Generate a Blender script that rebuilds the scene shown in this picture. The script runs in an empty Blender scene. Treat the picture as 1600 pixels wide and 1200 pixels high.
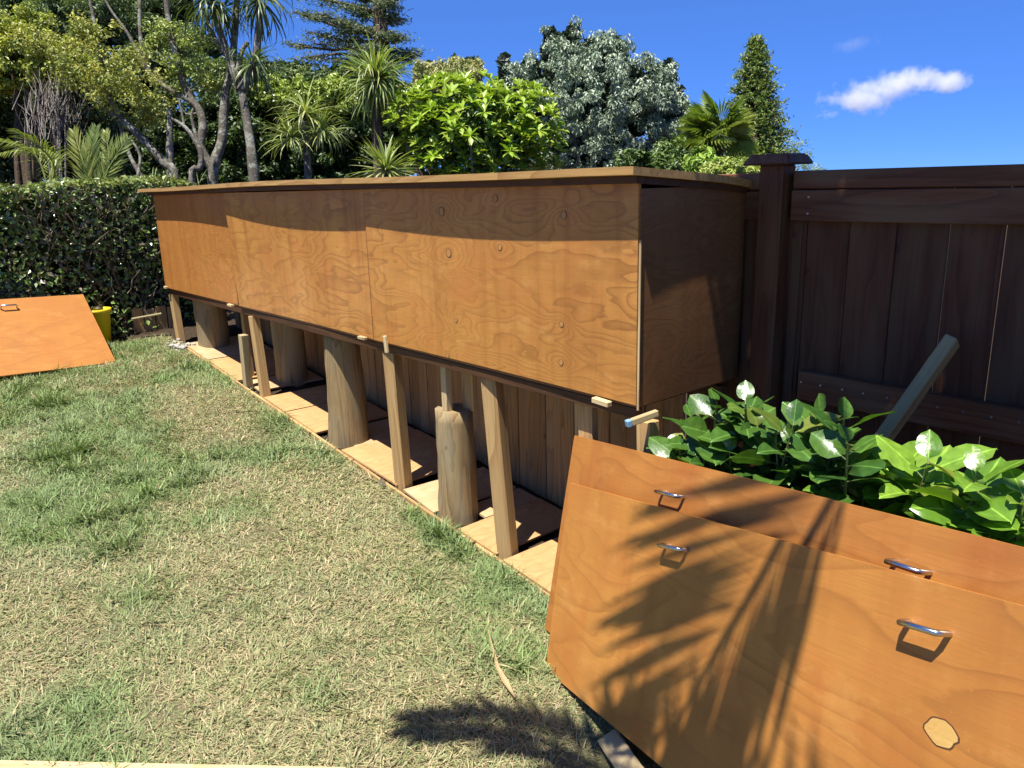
import bpy, bmesh, math, random
import numpy as np
from mathutils import Vector, Matrix
random.seed(7); rng = np.random.default_rng(11)
sc = bpy.context.scene
C = sc.collection

# ------------------------------------------------------------ camera
F_PX, YAW, PIT, ROLL = 1217.0, math.radians(40.162), math.radians(-14.341), math.radians(-1.494)
FW = Vector((math.sin(YAW)*math.cos(PIT), math.cos(YAW)*math.cos(PIT), math.sin(PIT)))
_R = Vector((math.cos(YAW), -math.sin(YAW), 0)); _U = _R.cross(FW)
RT = math.cos(ROLL)*_R + math.sin(ROLL)*_U
UP = -math.sin(ROLL)*_R + math.cos(ROLL)*_U
cd = bpy.data.cameras.new('camera'); cam = bpy.data.objects.new('camera', cd); C.objects.link(cam)
cd.sensor_width = 36; cd.lens = 36*F_PX/1600; cd.clip_start = .05; cd.clip_end = 5000
cam.matrix_world = Matrix((RT, UP, -FW)).transposed().to_4x4()
sc.camera = cam

# ------------------------------------------------------------ light
SUN = Vector((.34, .075, -1)).normalized()           # direction the light travels
toS = -SUN
elev = math.asin(toS.z); azim = math.atan2(toS.x, toS.y)
w = bpy.data.worlds.new('World'); sc.world = w; w.use_nodes = True
nt = w.node_tree; nt.nodes.clear()
sky = nt.nodes.new('ShaderNodeTexSky'); sky.sky_type = 'NISHITA'; sky.sun_disc = False
sky.sun_elevation = elev; sky.sun_rotation = azim; sky.altitude = 9000; sky.air_density = 1.4; sky.dust_density = 0; sky.ozone_density = 10
hs = nt.nodes.new('ShaderNodeGamma'); hs.inputs['Gamma'].default_value = .5
tn = nt.nodes.new('ShaderNodeMix'); tn.data_type = 'RGBA'; tn.blend_type = 'MULTIPLY'; tn.inputs[0].default_value = 1; tn.inputs[7].default_value = (.60, 1.13, 2.25, 1)
bg = nt.nodes.new('ShaderNodeBackground'); bg.inputs['Strength'].default_value = .10
wo = nt.nodes.new('ShaderNodeOutputWorld')
nt.links.new(sky.outputs[0], hs.inputs['Color']); nt.links.new(hs.outputs[0], tn.inputs[6]); nt.links.new(tn.outputs[2], bg.inputs[0]); nt.links.new(bg.outputs[0], wo.inputs[0])
sl = bpy.data.lights.new('sun', 'SUN'); so = bpy.data.objects.new('sun', sl); C.objects.link(so)
sl.energy = 5.0; sl.angle = math.radians(.53); sl.color = (1, .955, .88)
so.rotation_euler = SUN.to_track_quat('-Z', 'Y').to_euler()
sc.view_settings.view_transform = 'Standard'; sc.view_settings.look = 'None'
sc.view_settings.exposure = .92; sc.view_settings.gamma = 1
sc.view_settings.use_curve_mapping = False
sc.render.engine = 'CYCLES'
sc.cycles.max_bounces = 10; sc.cycles.volume_bounces = 8

# ------------------------------------------------------------ helpers
def ray(u, v): return FW + (u-800)/F_PX*RT - (v-600)/F_PX*UP
def at(u, v, D): return ray(u, v)*D
def onx(u, v, x): d = ray(u, v); return d*(x/d.x)
G0, GS = -2.56, .105
def sm(a, b, x):
    t = np.clip((x-a)/(b-a), 0, 1); return t*t*(3-2*t)
def gh(x, y):
    x = np.asarray(x, float); y = np.asarray(y, float)
    yy = np.where(y < 9.6, y, 9.6 + (y-9.6)*np.exp(-np.clip(y-9.6, 0, 50)/2.5)*1.0)
    yy = np.where(y > 12.1, 9.6+2.5*math.exp(-1), yy)
    yy = np.maximum(yy, -3)
    z = G0 + GS*yy
    z = z + .46*np.clip(1.85-y, 0, 1.6)*sm(.7, 1.5, x)*(1-sm(4, 6, x))
    return z
def g1(x, y): return float(gh(x, y))

def tag(o, label=None, cat=None, group=None, kind=None):
    for k, v in (('label', label), ('category', cat), ('group', group), ('kind', kind)):
        if v: o[k] = v
    return o
def empty(name, loc, label, cat, group=None):
    o = bpy.data.objects.new(name, None); C.objects.link(o); o.location = loc; o.empty_display_size = .1
    return tag(o, label, cat, group)
def link(name, me, mat, parent=None, mw=None):
    o = bpy.data.objects.new(name, me); C.objects.link(o)
    if mat and not me.materials: me.materials.append(mat)
    if mw is not None: 
        if parent is not None: o.matrix_basis = pinv(parent) @ mw
        else: o.matrix_basis = mw
    elif parent is not None: o.matrix_basis = pinv(parent)
    if parent is not None: o.parent = parent
    return o
_pc = {}
def wm(p):
    m = p.matrix_basis.copy() if p.type != 'EMPTY' else Matrix.Translation(p.location) @ p.rotation_euler.to_matrix().to_4x4()
    return (wm(p.parent) @ m) if p.parent else m
def pinv(p):
    if p.name not in _pc: _pc[p.name] = wm(p).inverted()
    return _pc[p.name]

def fast_mesh(name, V, Fc, cols=None, smooth=False):
    V = np.asarray(V, np.float32); Fc = np.asarray(Fc, np.int32)
    me = bpy.data.meshes.new(name); n = len(Fc); k = Fc.shape[1]
    me.vertices.add(len(V)); me.vertices.foreach_set('co', V.ravel())
    me.loops.add(n*k); me.loops.foreach_set('vertex_index', Fc.ravel())
    me.polygons.add(n); me.polygons.foreach_set('loop_start', np.arange(0, n*k, k, dtype=np.int32))
    me.polygons.foreach_set('use_smooth', np.full(n, bool(smooth)))
    me.update(calc_edges=True)
    if cols is not None:
        a = me.color_attributes.new('tint', 'FLOAT_COLOR', 'POINT')
        c = np.ones((len(V), 4), np.float32); c[:, :3] = cols; a.data.foreach_set('color', c.ravel())
    return me

def box_bm(x0, y0, z0, x1, y1, z1, bev=0, cuts=0, jit=0):
    bm = bmesh.new(); r = bmesh.ops.create_cube(bm, size=1)
    for v in bm.verts: v.co = Vector(((x0+x1)/2+v.co.x*(x1-x0), (y0+y1)/2+v.co.y*(y1-y0), (z0+z1)/2+v.co.z*(z1-z0)))
    if cuts: bmesh.ops.subdivide_edges(bm, edges=[e for e in bm.edges if abs((e.verts[0].co-e.verts[1].co).z) > .9*(z1-z0)], cuts=cuts, use_grid_fill=True)
    if bev: bmesh.ops.bevel(bm, geom=[e for e in bm.edges if len(e.link_faces) == 2 and e.calc_face_angle(0) > .5], offset=bev, segments=1, affect='EDGES')
    if jit:
        for v in bm.verts: v.co += Vector((random.uniform(-jit, jit), random.uniform(-jit, jit), 0))
    return bm
def bm_mesh(bm, name, smooth=False):
    me = bpy.data.meshes.new(name); bm.to_mesh(me); bm.free()
    if smooth:
        for p in me.polygons: p.use_smooth = True
    return me
def frame_m(P, z, xref):
    z = z.normalized(); y = z.cross(xref).normalized(); x = y.cross(z)
    M = Matrix((x, y, z)).transposed().to_4x4(); M.translation = P
    return M
def beam(name, P0, P1, wx, wy, mat, parent=None, xref=Vector((1, 0, 0)), bev=.004, cuts=0, jit=0):
    """timber from P0 to P1; local z runs along it, wx across xref"""
    P0 = Vector(P0); P1 = Vector(P1); L = (P1-P0).length
    me = bm_mesh(box_bm(-wx/2, -wy/2, 0, wx/2, wy/2, L, bev, cuts, jit), name)
    return link(name, me, mat, parent, frame_m(P0, P1-P0, Vector(xref)))
def abox(name, x0, y0, z0, x1, y1, z1, mat, parent=None, bev=.003):
    """axis box with its long side as local z"""
    d = (x1-x0, y1-y0, z1-z0); k = d.index(max(d)); c = Vector(((x0+x1)/2, (y0+y1)/2, (z0+z1)/2))
    if k == 2: return beam(name, (c.x, c.y, z0), (c.x, c.y, z1), d[0], d[1], mat, parent, bev=bev)
    if k == 1: return beam(name, (c.x, y0, c.z), (c.x, y1, c.z), d[0], d[2], mat, parent, bev=bev)
    return beam(name, (x0, c.y, c.z), (x1, c.y, c.z), d[1], d[2], mat, parent, xref=Vector((0, 1, 0)), bev=bev)
def tube_arrays(pts, rad, seg=8, wob=0):
    pts = [Vector(p) for p in pts]; V = []; Fq = []
    n = len(pts); ref = Vector((.3, .9, .1))
    for i, p in enumerate(pts):
        t = (pts[min(i+1, n-1)]-pts[max(i-1, 0)]).normalized()
        a = t.cross(ref).normalized(); b = t.cross(a)
        for k in range(seg):
            an = 2*math.pi*k/seg; r = rad[i]*(1+random.uniform(-wob, wob))
            V.append(p+(a*math.cos(an)+b*math.sin(an))*r)
    for i in range(n-1):
        for k in range(seg):
            k2 = (k+1) % seg; Fq.append((i*seg+k, i*seg+k2, (i+1)*seg+k2, (i+1)*seg+k))
    return V, Fq
def smooth_path(pts, rad, sub=4):
    P = [Vector(p) for p in pts]; out = []; ro = []
    for i in range(len(P)-1):
        p0 = P[max(i-1, 0)]; p1 = P[i]; p2 = P[i+1]; p3 = P[min(i+2, len(P)-1)]
        for k in range(sub):
            t = k/sub
            out.append(.5*((2*p1)+(p2-p0)*t+(2*p0-5*p1+4*p2-p3)*t*t+(3*p1-p0-3*p2+p3)*t**3)); ro.append(rad[i]*(1-t)+rad[i+1]*t)
    out.append(P[-1]); ro.append(rad[-1]); return out, ro
def tubes(name, paths, mat, parent, seg=8, wob=.06, sub=4):
    V = []; Fq = []
    for pts, rad in paths:
        if sub > 1: pts, rad = smooth_path(pts, rad, sub)
        v, f = tube_arrays(pts, rad, seg, wob); o = len(V); V += [tuple(a) for a in v]; Fq += [tuple(i+o for i in q) for q in f]
    return link(name, fast_mesh(name, V, Fq, smooth=True), mat, parent)

# ------------------------------------------------------------ materials
class NT:
    def __init__(s, name):
        s.m = bpy.data.materials.new(name); s.m.use_nodes = True; s.t = s.m.node_tree; s.t.nodes.clear()
        s.out = s.n('ShaderNodeOutputMaterial')
    def n(s, typ, **kw):
        x = s.t.nodes.new(typ)
        for k, v in kw.items(): setattr(x, k, v)
        return x
    def l(s, a, b): s.t.links.new(a, b)
    def val(s, sock, v):
        if isinstance(v, (int, float, tuple, list)): sock.default_value = v
        else: s.l(v, sock)
    def math(s, op, a, b=0, c=0):
        x = s.n('ShaderNodeMath', operation=op); s.val(x.inputs[0], a); s.val(x.inputs[1], b); s.val(x.inputs[2], c); return x.outputs[0]
    def vmath(s, op, a, b=(0, 0, 0)):
        x = s.n('ShaderNodeVectorMath', operation=op); s.val(x.inputs[0], a); s.val(x.inputs[1], b)
        return x.outputs['Value' if op in ('LENGTH', 'DISTANCE', 'DOT_PRODUCT') else 'Vector']
    def noise(s, vec, scale, detail=3, rough=.5, dist=0):
        x = s.n('ShaderNodeTexNoise'); s.l(vec, x.inputs['Vector']); x.inputs['Scale'].default_value = scale
        x.inputs['Detail'].default_value = detail; x.inputs['Roughness'].default_value = rough; x.inputs['Distortion'].default_value = dist
        return x.outputs['Fac']
    def mapr(s, v, a, b, c=0, d=1, smooth=False):
        x = s.n('ShaderNodeMapRange'); x.interpolation_type = 'SMOOTHSTEP' if smooth else 'LINEAR'
        s.val(x.inputs[0], v)
        for i, k in enumerate((a, b, c, d)): s.val(x.inputs[i+1], k)
        return x.outputs[0]
    def mix(s, f, a, b, mode='MIX'):
        x = s.n('ShaderNodeMix', data_type='RGBA', blend_type=mode); s.val(x.inputs[0], f)
        for i, k in ((6, a), (7, b)):
            if isinstance(k, tuple): x.inputs[i].default_value = (*k[:3], 1)
            else: s.l(k, x.inputs[i])
        return x.outputs[2]
    def bsdf(s, col, rough=.6, bump=None, bstr=.3, bdist=.002, spec=.5, metal=0, coat=0):
        b = s.n('ShaderNodeBsdfPrincipled'); 
        if isinstance(col, tuple): b.inputs['Base Color'].default_value = (*col[:3], 1)
        else: s.l(col, b.inputs['Base Color'])
        s.val(b.inputs['Roughness'], rough); b.inputs['Specular IOR Level'].default_value = spec; b.inputs['Metallic'].default_value = metal
        if coat: b.inputs['Coat Weight'].default_value = coat; b.inputs['Coat Roughness'].default_value = .3
        if bump is not None:
            u = s.n('ShaderNodeBump'); u.inputs['Strength'].default_value = bstr; u.inputs['Distance'].default_value = bdist
            s.l(bump, u.inputs['Height']); s.l(u.outputs[0], b.inputs['Normal'])
        return b
    def end(s, b): s.l(b.outputs[0], s.out.inputs[0]); return s.m
    def obj(s):
        return s.n('ShaderNodeTexCoord').outputs['Object']
    def rnd(s): return s.n('ShaderNodeObjectInfo').outputs['Random']

def ply(name, lite, dark, seed=0, knots=(), nlines=11, streak=.5, rough=.42, freq=1.0, contrast=1.0, plain=0):
    """stained veneer: contour lines of a height field, bent round the knots"""
    s = NT(name); o = s.obj()
    sh = s.vmath('ADD', s.vmath('MULTIPLY', o, (.62*freq, 1.9*freq, 1.0)), (seed*3.7, seed*1.9, seed))
    wv = s.n('ShaderNodeTexNoise'); s.l(sh, wv.inputs['Vector']); wv.inputs['Scale'].default_value = 2.2; wv.inputs['Detail'].default_value = 2
    wsub = s.vmath('SCALE', s.vmath('SUBTRACT', wv.outputs['Color'], (.5, .5, .5)), (0, 0, 0)); wsub.node.inputs['Scale'].default_value = .55
    sh2 = s.vmath('ADD', sh, wsub)
    h = s.noise(sh2, 1.25, 2.2, .42, .25)
    h = s.math('ADD', h, s.math('MULTIPLY', s.noise(sh, 7, 2, .5), .05))
    plug = None
    for (kx, ky, kr) in knots:
        dd = s.vmath('MULTIPLY', s.vmath('SUBTRACT', o, (kx, ky, 0)), (1, 1.5, 0))
        L = s.vmath('LENGTH', dd)
        g = s.math('POWER', 2.718, s.math('MULTIPLY', s.math('POWER', s.math('DIVIDE', L, kr*5.5), 2), -1))
        h = s.math('ADD', h, s.math('MULTIPLY', g, .15))
        ring = s.mapr(L, kr*.6, kr*2.6, 1, 0, True)
        plug = ring if plug is None else s.math('MAXIMUM', plug, ring)
    fine = s.noise(s.vmath('MULTIPLY', o, (5, 130, 6)), 1.0, 5, .75)
    rag = s.noise(s.vmath('MULTIPLY', o, (16, 60, 6)), 1.0, 3, .65)
    h = s.math('ADD', h, s.math('MULTIPLY', s.math('ADD', fine, rag), .010))
    fr = s.math('FRACT', s.math('MULTIPLY', h, float(nlines)*2.2))
    line = s.math('POWER', fr, 3.2)
    edge = s.mapr(fr, .93, 1.0, 1, 0)
    line = s.math('MULTIPLY', line, edge)
    vis = s.mapr(s.noise(sh, 1.1, 2), .3, .62, .35, 1)
    line = s.math('MULTIPLY', line, s.math('MULTIPLY', vis, contrast))
    pore = s.noise(s.vmath('MULTIPLY', o, (30, 420, 30)), 1.0, 2, .7)
    blot = s.noise(s.vmath('ADD', s.vmath('MULTIPLY', o, (1.6, .55, 1)), (seed*7.1, 0, 0)), 1.5, 4, .6)
    col = s.mix(s.mapr(blot, .3, .72), lite, tuple(c*k for c, k in zip(lite, (.74, .62, .55))))
    col = s.mix(s.math('MULTIPLY', line, .85), col, dark)
    col = s.mix(s.mapr(fine, .36, .66, 0, .5), col, tuple(c*.58 for c in lite))
    red = s.noise(s.vmath('ADD', s.vmath('MULTIPLY', o, (2.2, 1.7, 1)), (seed*2.3, seed, 0)), 1.6, 5, .7)
    col = s.mix(s.mapr(red, .5, .68, 0, .5), col, (lite[0]*.80, lite[1]*.60, lite[2]*.62))
    pale = s.noise(s.vmath('ADD', s.vmath('MULTIPLY', o, (1.5, 3, 1)), (0, seed*5.3, 0)), 2.4, 5, .7)
    col = s.mix(s.mapr(pale, .54, .72, 0, .35), col, (min(1, lite[0]*1.15), lite[1]*1.35, lite[2]*1.7))
    col = s.mix(s.mapr(pore, .6, .75, 0, .25), col, dark)
    if streak:
        st = s.noise(s.vmath('MULTIPLY', s.vmath('ADD', o, (seed, 0, 0)), (9, .5, 1)), 1.0, 3, .6)
        col = s.mix(s.mapr(st, .50, .70, 0, streak), col, tuple(c*k for c, k in zip(dark, (1.15, 1.0, .9))))
    if plug is not None: col = s.mix(s.math('MULTIPLY', plug, .3), col, dark)
    # faint specks / filler
    sp = s.noise(o, 90, 2, .6); col = s.mix(s.mapr(sp, .7, .78, 0, .5), col, tuple(min(1, c*1.5) for c in lite))
    hh = s.math('ADD', s.math('MULTIPLY', line, -.5), s.math('MULTIPLY', fine, .8))
    rr = s.mapr(blot, .3, .7, rough-.06, rough+.1)
    return s.end(s.bsdf(col, rr, hh, .35, .0012, spec=.42))

def timber(name, c1, c2, grey=None, greyamt=0, rough=.75, fine=1.0, knots=.5, bstr=.5):
    s = NT(name); o = s.obj(); r = s.rnd()
    off = s.n('ShaderNodeCombineXYZ'); s.l(s.math('MULTIPLY', r, 37.0), off.inputs[0]); s.l(s.math('MULTIPLY', r, 11.0), off.inputs[1]); s.l(s.math('MULTIPLY', r, 23.0), off.inputs[2])
    p = s.vmath('ADD', o, off.outputs[0])
    a = s.noise(s.vmath('MULTIPLY', p, (26, 26, 1.3)), fine, 4, .6, .6)
    b = s.noise(s.vmath('MULTIPLY', p, (120, 120, 3)), fine, 3, .7)
    big = s.noise(s.vmath('MULTIPLY', p, (4, 4, .8)), 1, 3, .55)
    rings = s.math('FRACT', s.math('MULTIPLY', s.noise(s.vmath('MULTIPLY', p, (7, 7, .55)), 1, 1, .4, .2), 9))
    f = s.math('ADD', s.math('MULTIPLY', a, .55), s.math('MULTIPLY', s.math('POWER', rings, 2.5), .35))
    col = s.mix(s.mapr(f, .2, .68), c1, c2)
    col = s.mix(s.mapr(b, .5, .72, 0, .5), col, tuple(c*.5 for c in c2))
    col = s.mix(s.mapr(big, .35, .7, 0, .45), col, tuple(c*.62 for c in c1))
    if grey: col = s.mix(s.mapr(s.noise(s.vmath('MULTIPLY', p, (9, 9, 1.6)), 1, 3), .42, .62, 0, greyamt), col, grey)
    if knots:
        v = s.n('ShaderNodeTexVoronoi'); v.feature = 'F1'; v.inputs['Scale'].default_value = 2.6
        s.l(s.vmath('MULTIPLY', p, (1.6, 1.6, 1)), v.inputs['Vector'])
        col = s.mix(s.mapr(v.outputs['Distance'], .03, .075, knots, 0, True), col, tuple(c*.25 for c in c2))
    tone = s.mapr(r, 0, 1, .82, 1.15); 
    x = s.n('ShaderNodeCombineColor'); [s.l(tone, x.inputs[i]) for i in range(3)]
    col = s.mix(1.0, col, x.outputs[0], 'MULTIPLY')
    return s.end(s.bsdf(col, rough, s.math('ADD', a, s.math('MULTIPLY', b, .6)), bstr, .002, spec=.3))

def leafmat(name, rough=.45, trans=.22, spec=.5, tcol=(1.15, 1.25, .6)):
    s = NT(name); at_ = s.n('ShaderNodeAttribute'); at_.attribute_name = 'tint'
    b = s.bsdf(at_.outputs['Color'], rough, spec=spec)
    t = s.n('ShaderNodeBsdfTranslucent'); s.l(s.mix(1.0, at_.outputs['Color'], tcol, 'MULTIPLY'), t.inputs[0])
    m = s.n('ShaderNodeMixShader'); m.inputs[0].default_value = trans; s.l(b.outputs[0], m.inputs[1]); s.l(t.outputs[0], m.inputs[2])
    return s.end(m)
def leafobj(name, c1, c2, rough=.3, trans=.15, spec=.5, vein=True):
    """for leaves that are objects of their own: colour varies with the object"""
    s = NT(name); o = s.obj(); r = s.rnd()
    col = s.mix(r, c1, c2)
    xyz = s.n('ShaderNodeSeparateXYZ'); s.l(o, xyz.inputs[0])
    if vein:
        mid = s.mapr(s.math('ABSOLUTE', xyz.outputs[1]), .0, .03, .55, 0)
        col = s.mix(mid, col, tuple(min(1, c*2.2+.03) for c in c2))
    col = s.mix(s.mapr(s.noise(o, 5, 3), .35, .7, 0, .45), col, tuple(c*.55 for c in c1))
    col = s.mix(s.mapr(s.math('FRACT', s.math('MULTIPLY', r, 7.3)), .90, 1, 0, .6), col, (.30, .28, .05))
    b = s.bsdf(col, rough, s.noise(o, 9, 2), .06, .02, spec=spec)
    t = s.n('ShaderNodeBsdfTranslucent'); s.l(s.mix(1.0, col, (1.5, 1.7, .5), 'MULTIPLY'), t.inputs[0])
    m = s.n('ShaderNodeMixShader'); m.inputs[0].default_value = trans; s.l(b.outputs[0], m.inputs[1]); s.l(t.outputs[0], m.inputs[2])
    return s.end(m)
def bark(name, c1, c2, lichen=None, sc_=1.0):
    s = NT(name); o = s.obj()
    a = s.noise(s.vmath('MULTIPLY', o, (9, 9, 3)), sc_, 5, .65, .4); b = s.noise(o, 30*sc_, 4, .7)
    col = s.mix(s.mapr(a, .35, .65), c1, c2); col = s.mix(s.mapr(b, .45, .7, 0, .6), col, tuple(c*.45 for c in c2))
    if lichen: col = s.mix(s.mapr(s.noise(o, 7*sc_, 4, .65), .5, .6, 0, .8), col, lichen)
    return s.end(s.bsdf(col, .9, s.math('ADD', a, b), .8, .02, spec=.2))
def flat(name, col, rough=.6, metal=0, spec=.5, nscale=20, namt=.25):
    s = NT(name); o = s.obj(); n = s.noise(o, nscale, 4, .6)
    c = s.mix(s.mapr(n, .3, .7, 0, namt), col, tuple(k*.6 for k in col))
    return s.end(s.bsdf(c, rough, n, .1, .002, metal=metal, spec=spec))

M = {}
# ---- panel knots come from where they sit on the sheet
BX = 2.68; BY0 = 2.285; BY1 = 9.13; J2 = 4.64; J1 = 7.03
def panel_uv(u, v):
    p = onx(u, v, BX); return (p.y-BY0, p.z+1.005)
KN = [(689, 330, .026), (773, 309, .02), (881, 335, .021), (700, 395, .026), (780, 386, .018), (877, 506, .016), (876, 566, .017), (711, 500, .014), (698, 556, .014)]
kn_local = [(*panel_uv(u, v), r) for u, v, r in KN]
PL, PD = (.60, .285, .068), (.25, .095, .022)
M['ply_a'] = ply('stained_ply_near', PL, PD, 1.3, kn_local, 10, .4, contrast=1.25)
M['ply_b'] = ply('stained_ply_middle', PL, PD, 4.1, [], 7, .5, contrast=1.25)
M['ply_c'] = ply('stained_ply_far', (.56, .25, .06), PD, 7.7, [], 15, .6)
M['ply_end'] = ply('stained_ply_shaded_end', (.26, .125, .048), (.11, .05, .02), 2.2, [], 14, .3, .5, contrast=.8)  # darker copy of the front ply; the end's shade is in the colour
M['ply_door1'] = ply('door_ply_front', (.54, .24, .055), (.26, .095, .022), 9.4, [], 6, .25, .36, .7, .9)
M['ply_door2'] = ply('door_ply_back', (.49, .205, .048), (.24, .08, .018), 12.4, [], 5, .25, .38, .7, .7)
M['ply_door3'] = ply('door_ply_left', (.52, .23, .05), (.30, .11, .025), 15.4, [], 6, .0, .38, .7, .6)
M['ply_floor'] = ply('raw_ply_floor', (.62, .39, .17), (.36, .16, .05), 21.1, [], 9, .2, .6, 1.2)
M['ply_floor2'] = ply('pale_ply_floor', (.60, .44, .24), (.38, .22, .09), 25.1, [], 7, .2, .6, 1.2)
M['lid'] = timber('lid_edge', (.66, .40, .14), (.38, .19, .06), rough=.6, knots=0)
M['lid_dark'] = timber('lid_trim_dark', (.10, .045, .02), (.05, .022, .01), rough=.6, knots=0)
M['stain'] = timber('dark_stained_timber', (.12, .042, .019), (.050, .019, .009), grey=(.14, .085, .042), greyamt=.5, rough=.62, knots=.5)
M['stain_rail'] = timber('dark_stained_rail', (.17, .062, .027), (.07, .027, .013), grey=(.20, .13, .07), greyamt=.55, rough=.6, knots=.6)
M['post'] = timber('treated_pine_post', (.56, .37, .16), (.34, .19, .07), rough=.75, knots=.7)
M['post_pale'] = timber('pale_sawn_timber', (.62, .48, .26), (.44, .30, .14), rough=.8, knots=.5)
M['pile'] = timber('round_pile_timber', (.40, .28, .13), (.15, .09, .04), grey=(.30, .25, .15), greyamt=.8, rough=.9, fine=2.2, knots=.8, bstr=1.0)
M['paling'] = timber('bare_fence_paling', (.50, .30, .12), (.24, .13, .05), grey=(.30, .24, .15), greyamt=.5, rough=.85, knots=.6)
M['grey'] = timber('weathered_grey_timber', (.42, .32, .16), (.22, .16, .085), grey=(.38, .33, .19), greyamt=.5, rough=.9, knots=.3)
M['offcut'] = timber('pale_offcut_timber', (.62, .47, .25), (.42, .30, .14), grey=(.52, .42, .26), greyamt=.5, rough=.9, knots=.2)
M['steel'] = flat('brushed_steel', (.62, .61, .58), .24, 1.0, nscale=60, namt=.15)
M['galv'] = flat('galvanised_metal', (.55, .57, .58), .4, .9)
M['plug'] = ply('plug_ply', (.58, .31, .10), (.36, .14, .04), 30, [], 5, 0, .45, 5)
M['plug_rim'] = flat('plug_rim', (.10, .04, .015), .7)
M['patch'] = ply('patch_ply', (.66, .43, .13), (.50, .25, .06), 33, [], 5, 0, .45, 6)
M['yellow'] = flat('yellow_plastic', (.72, .55, .02), .4, nscale=6)
M['straw_fill'] = flat('bucket_fill', (.5, .42, .26), .9, nscale=40, namt=.6)
M['paint_blue'] = flat('blue_painted_tip', (.18, .34, .50), .6)
M['stone'] = flat('pale_rubble', (.45, .42, .36), .9, nscale=14, namt=.6)

# ground
def ground_mat():
    s = NT('soil_and_thatch'); g = s.n('ShaderNodeNewGeometry').outputs['Position']
    a = s.noise(g, 1.1, 4, .6); b = s.noise(g, 28, 5, .75); c = s.noise(s.vmath('MULTIPLY', g, (1, 1, 1)), 110, 3, .7)
    col = s.mix(s.mapr(b, .3, .7), (.24, .21, .115), (.11, .095, .045)); col = s.mix(s.mapr(c, .5, .72), col, (.34, .32, .17))
    xyz = s.n('ShaderNodeSeparateXYZ'); s.l(g, xyz.inputs[0])
    soil = s.mix(s.mapr(b, .35, .7), (.045, .03, .018), (.085, .058, .036))
    bed = s.mapr(xyz.outputs[0], 2.66, 2.74)
    far = s.mapr(xyz.outputs[1], 9.0, 9.5)
    col = s.mix(s.math('MAXIMUM', bed, far), col, soil)
    return s.end(s.bsdf(col, .95, s.math('ADD', b, c), .9, .02, spec=.15))
M['ground'] = ground_mat()

# ------------------------------------------------------------ ground sheet
def grid_axis():
    fine = np.arange(-6, 16.01, .25); left = -6-np.geomspace(.5, 2500, 26)[::-1]; right = 16+np.geomspace(.5, 2500, 26)
    return np.concatenate([left, fine, right])
ax = grid_axis(); n = len(ax); X, Y = np.meshgrid(ax, ax, indexing='ij')
Z = gh(X, Y) + np.where((np.abs(X) < 12) & (np.abs(Y) < 14), .012*np.sin(X*5.1+Y*3.3)*np.sin(Y*4.7-X*2.1), 0)
Z = Z - np.where((X > 2.6) & (Y > 2.0) & (Y < 9.4) & (X < 3.6), .02, 0)
idx = np.arange(n*n).reshape(n, n)
Fq = np.stack([idx[:-1, :-1], idx[1:, :-1], idx[1:, 1:], idx[:-1, 1:]], -1).reshape(-1, 4)
tag(link('ground', fast_mesh('ground', np.stack([X, Y, Z], -1).reshape(-1, 3), Fq, smooth=True), M['ground']), kind='structure')

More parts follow.
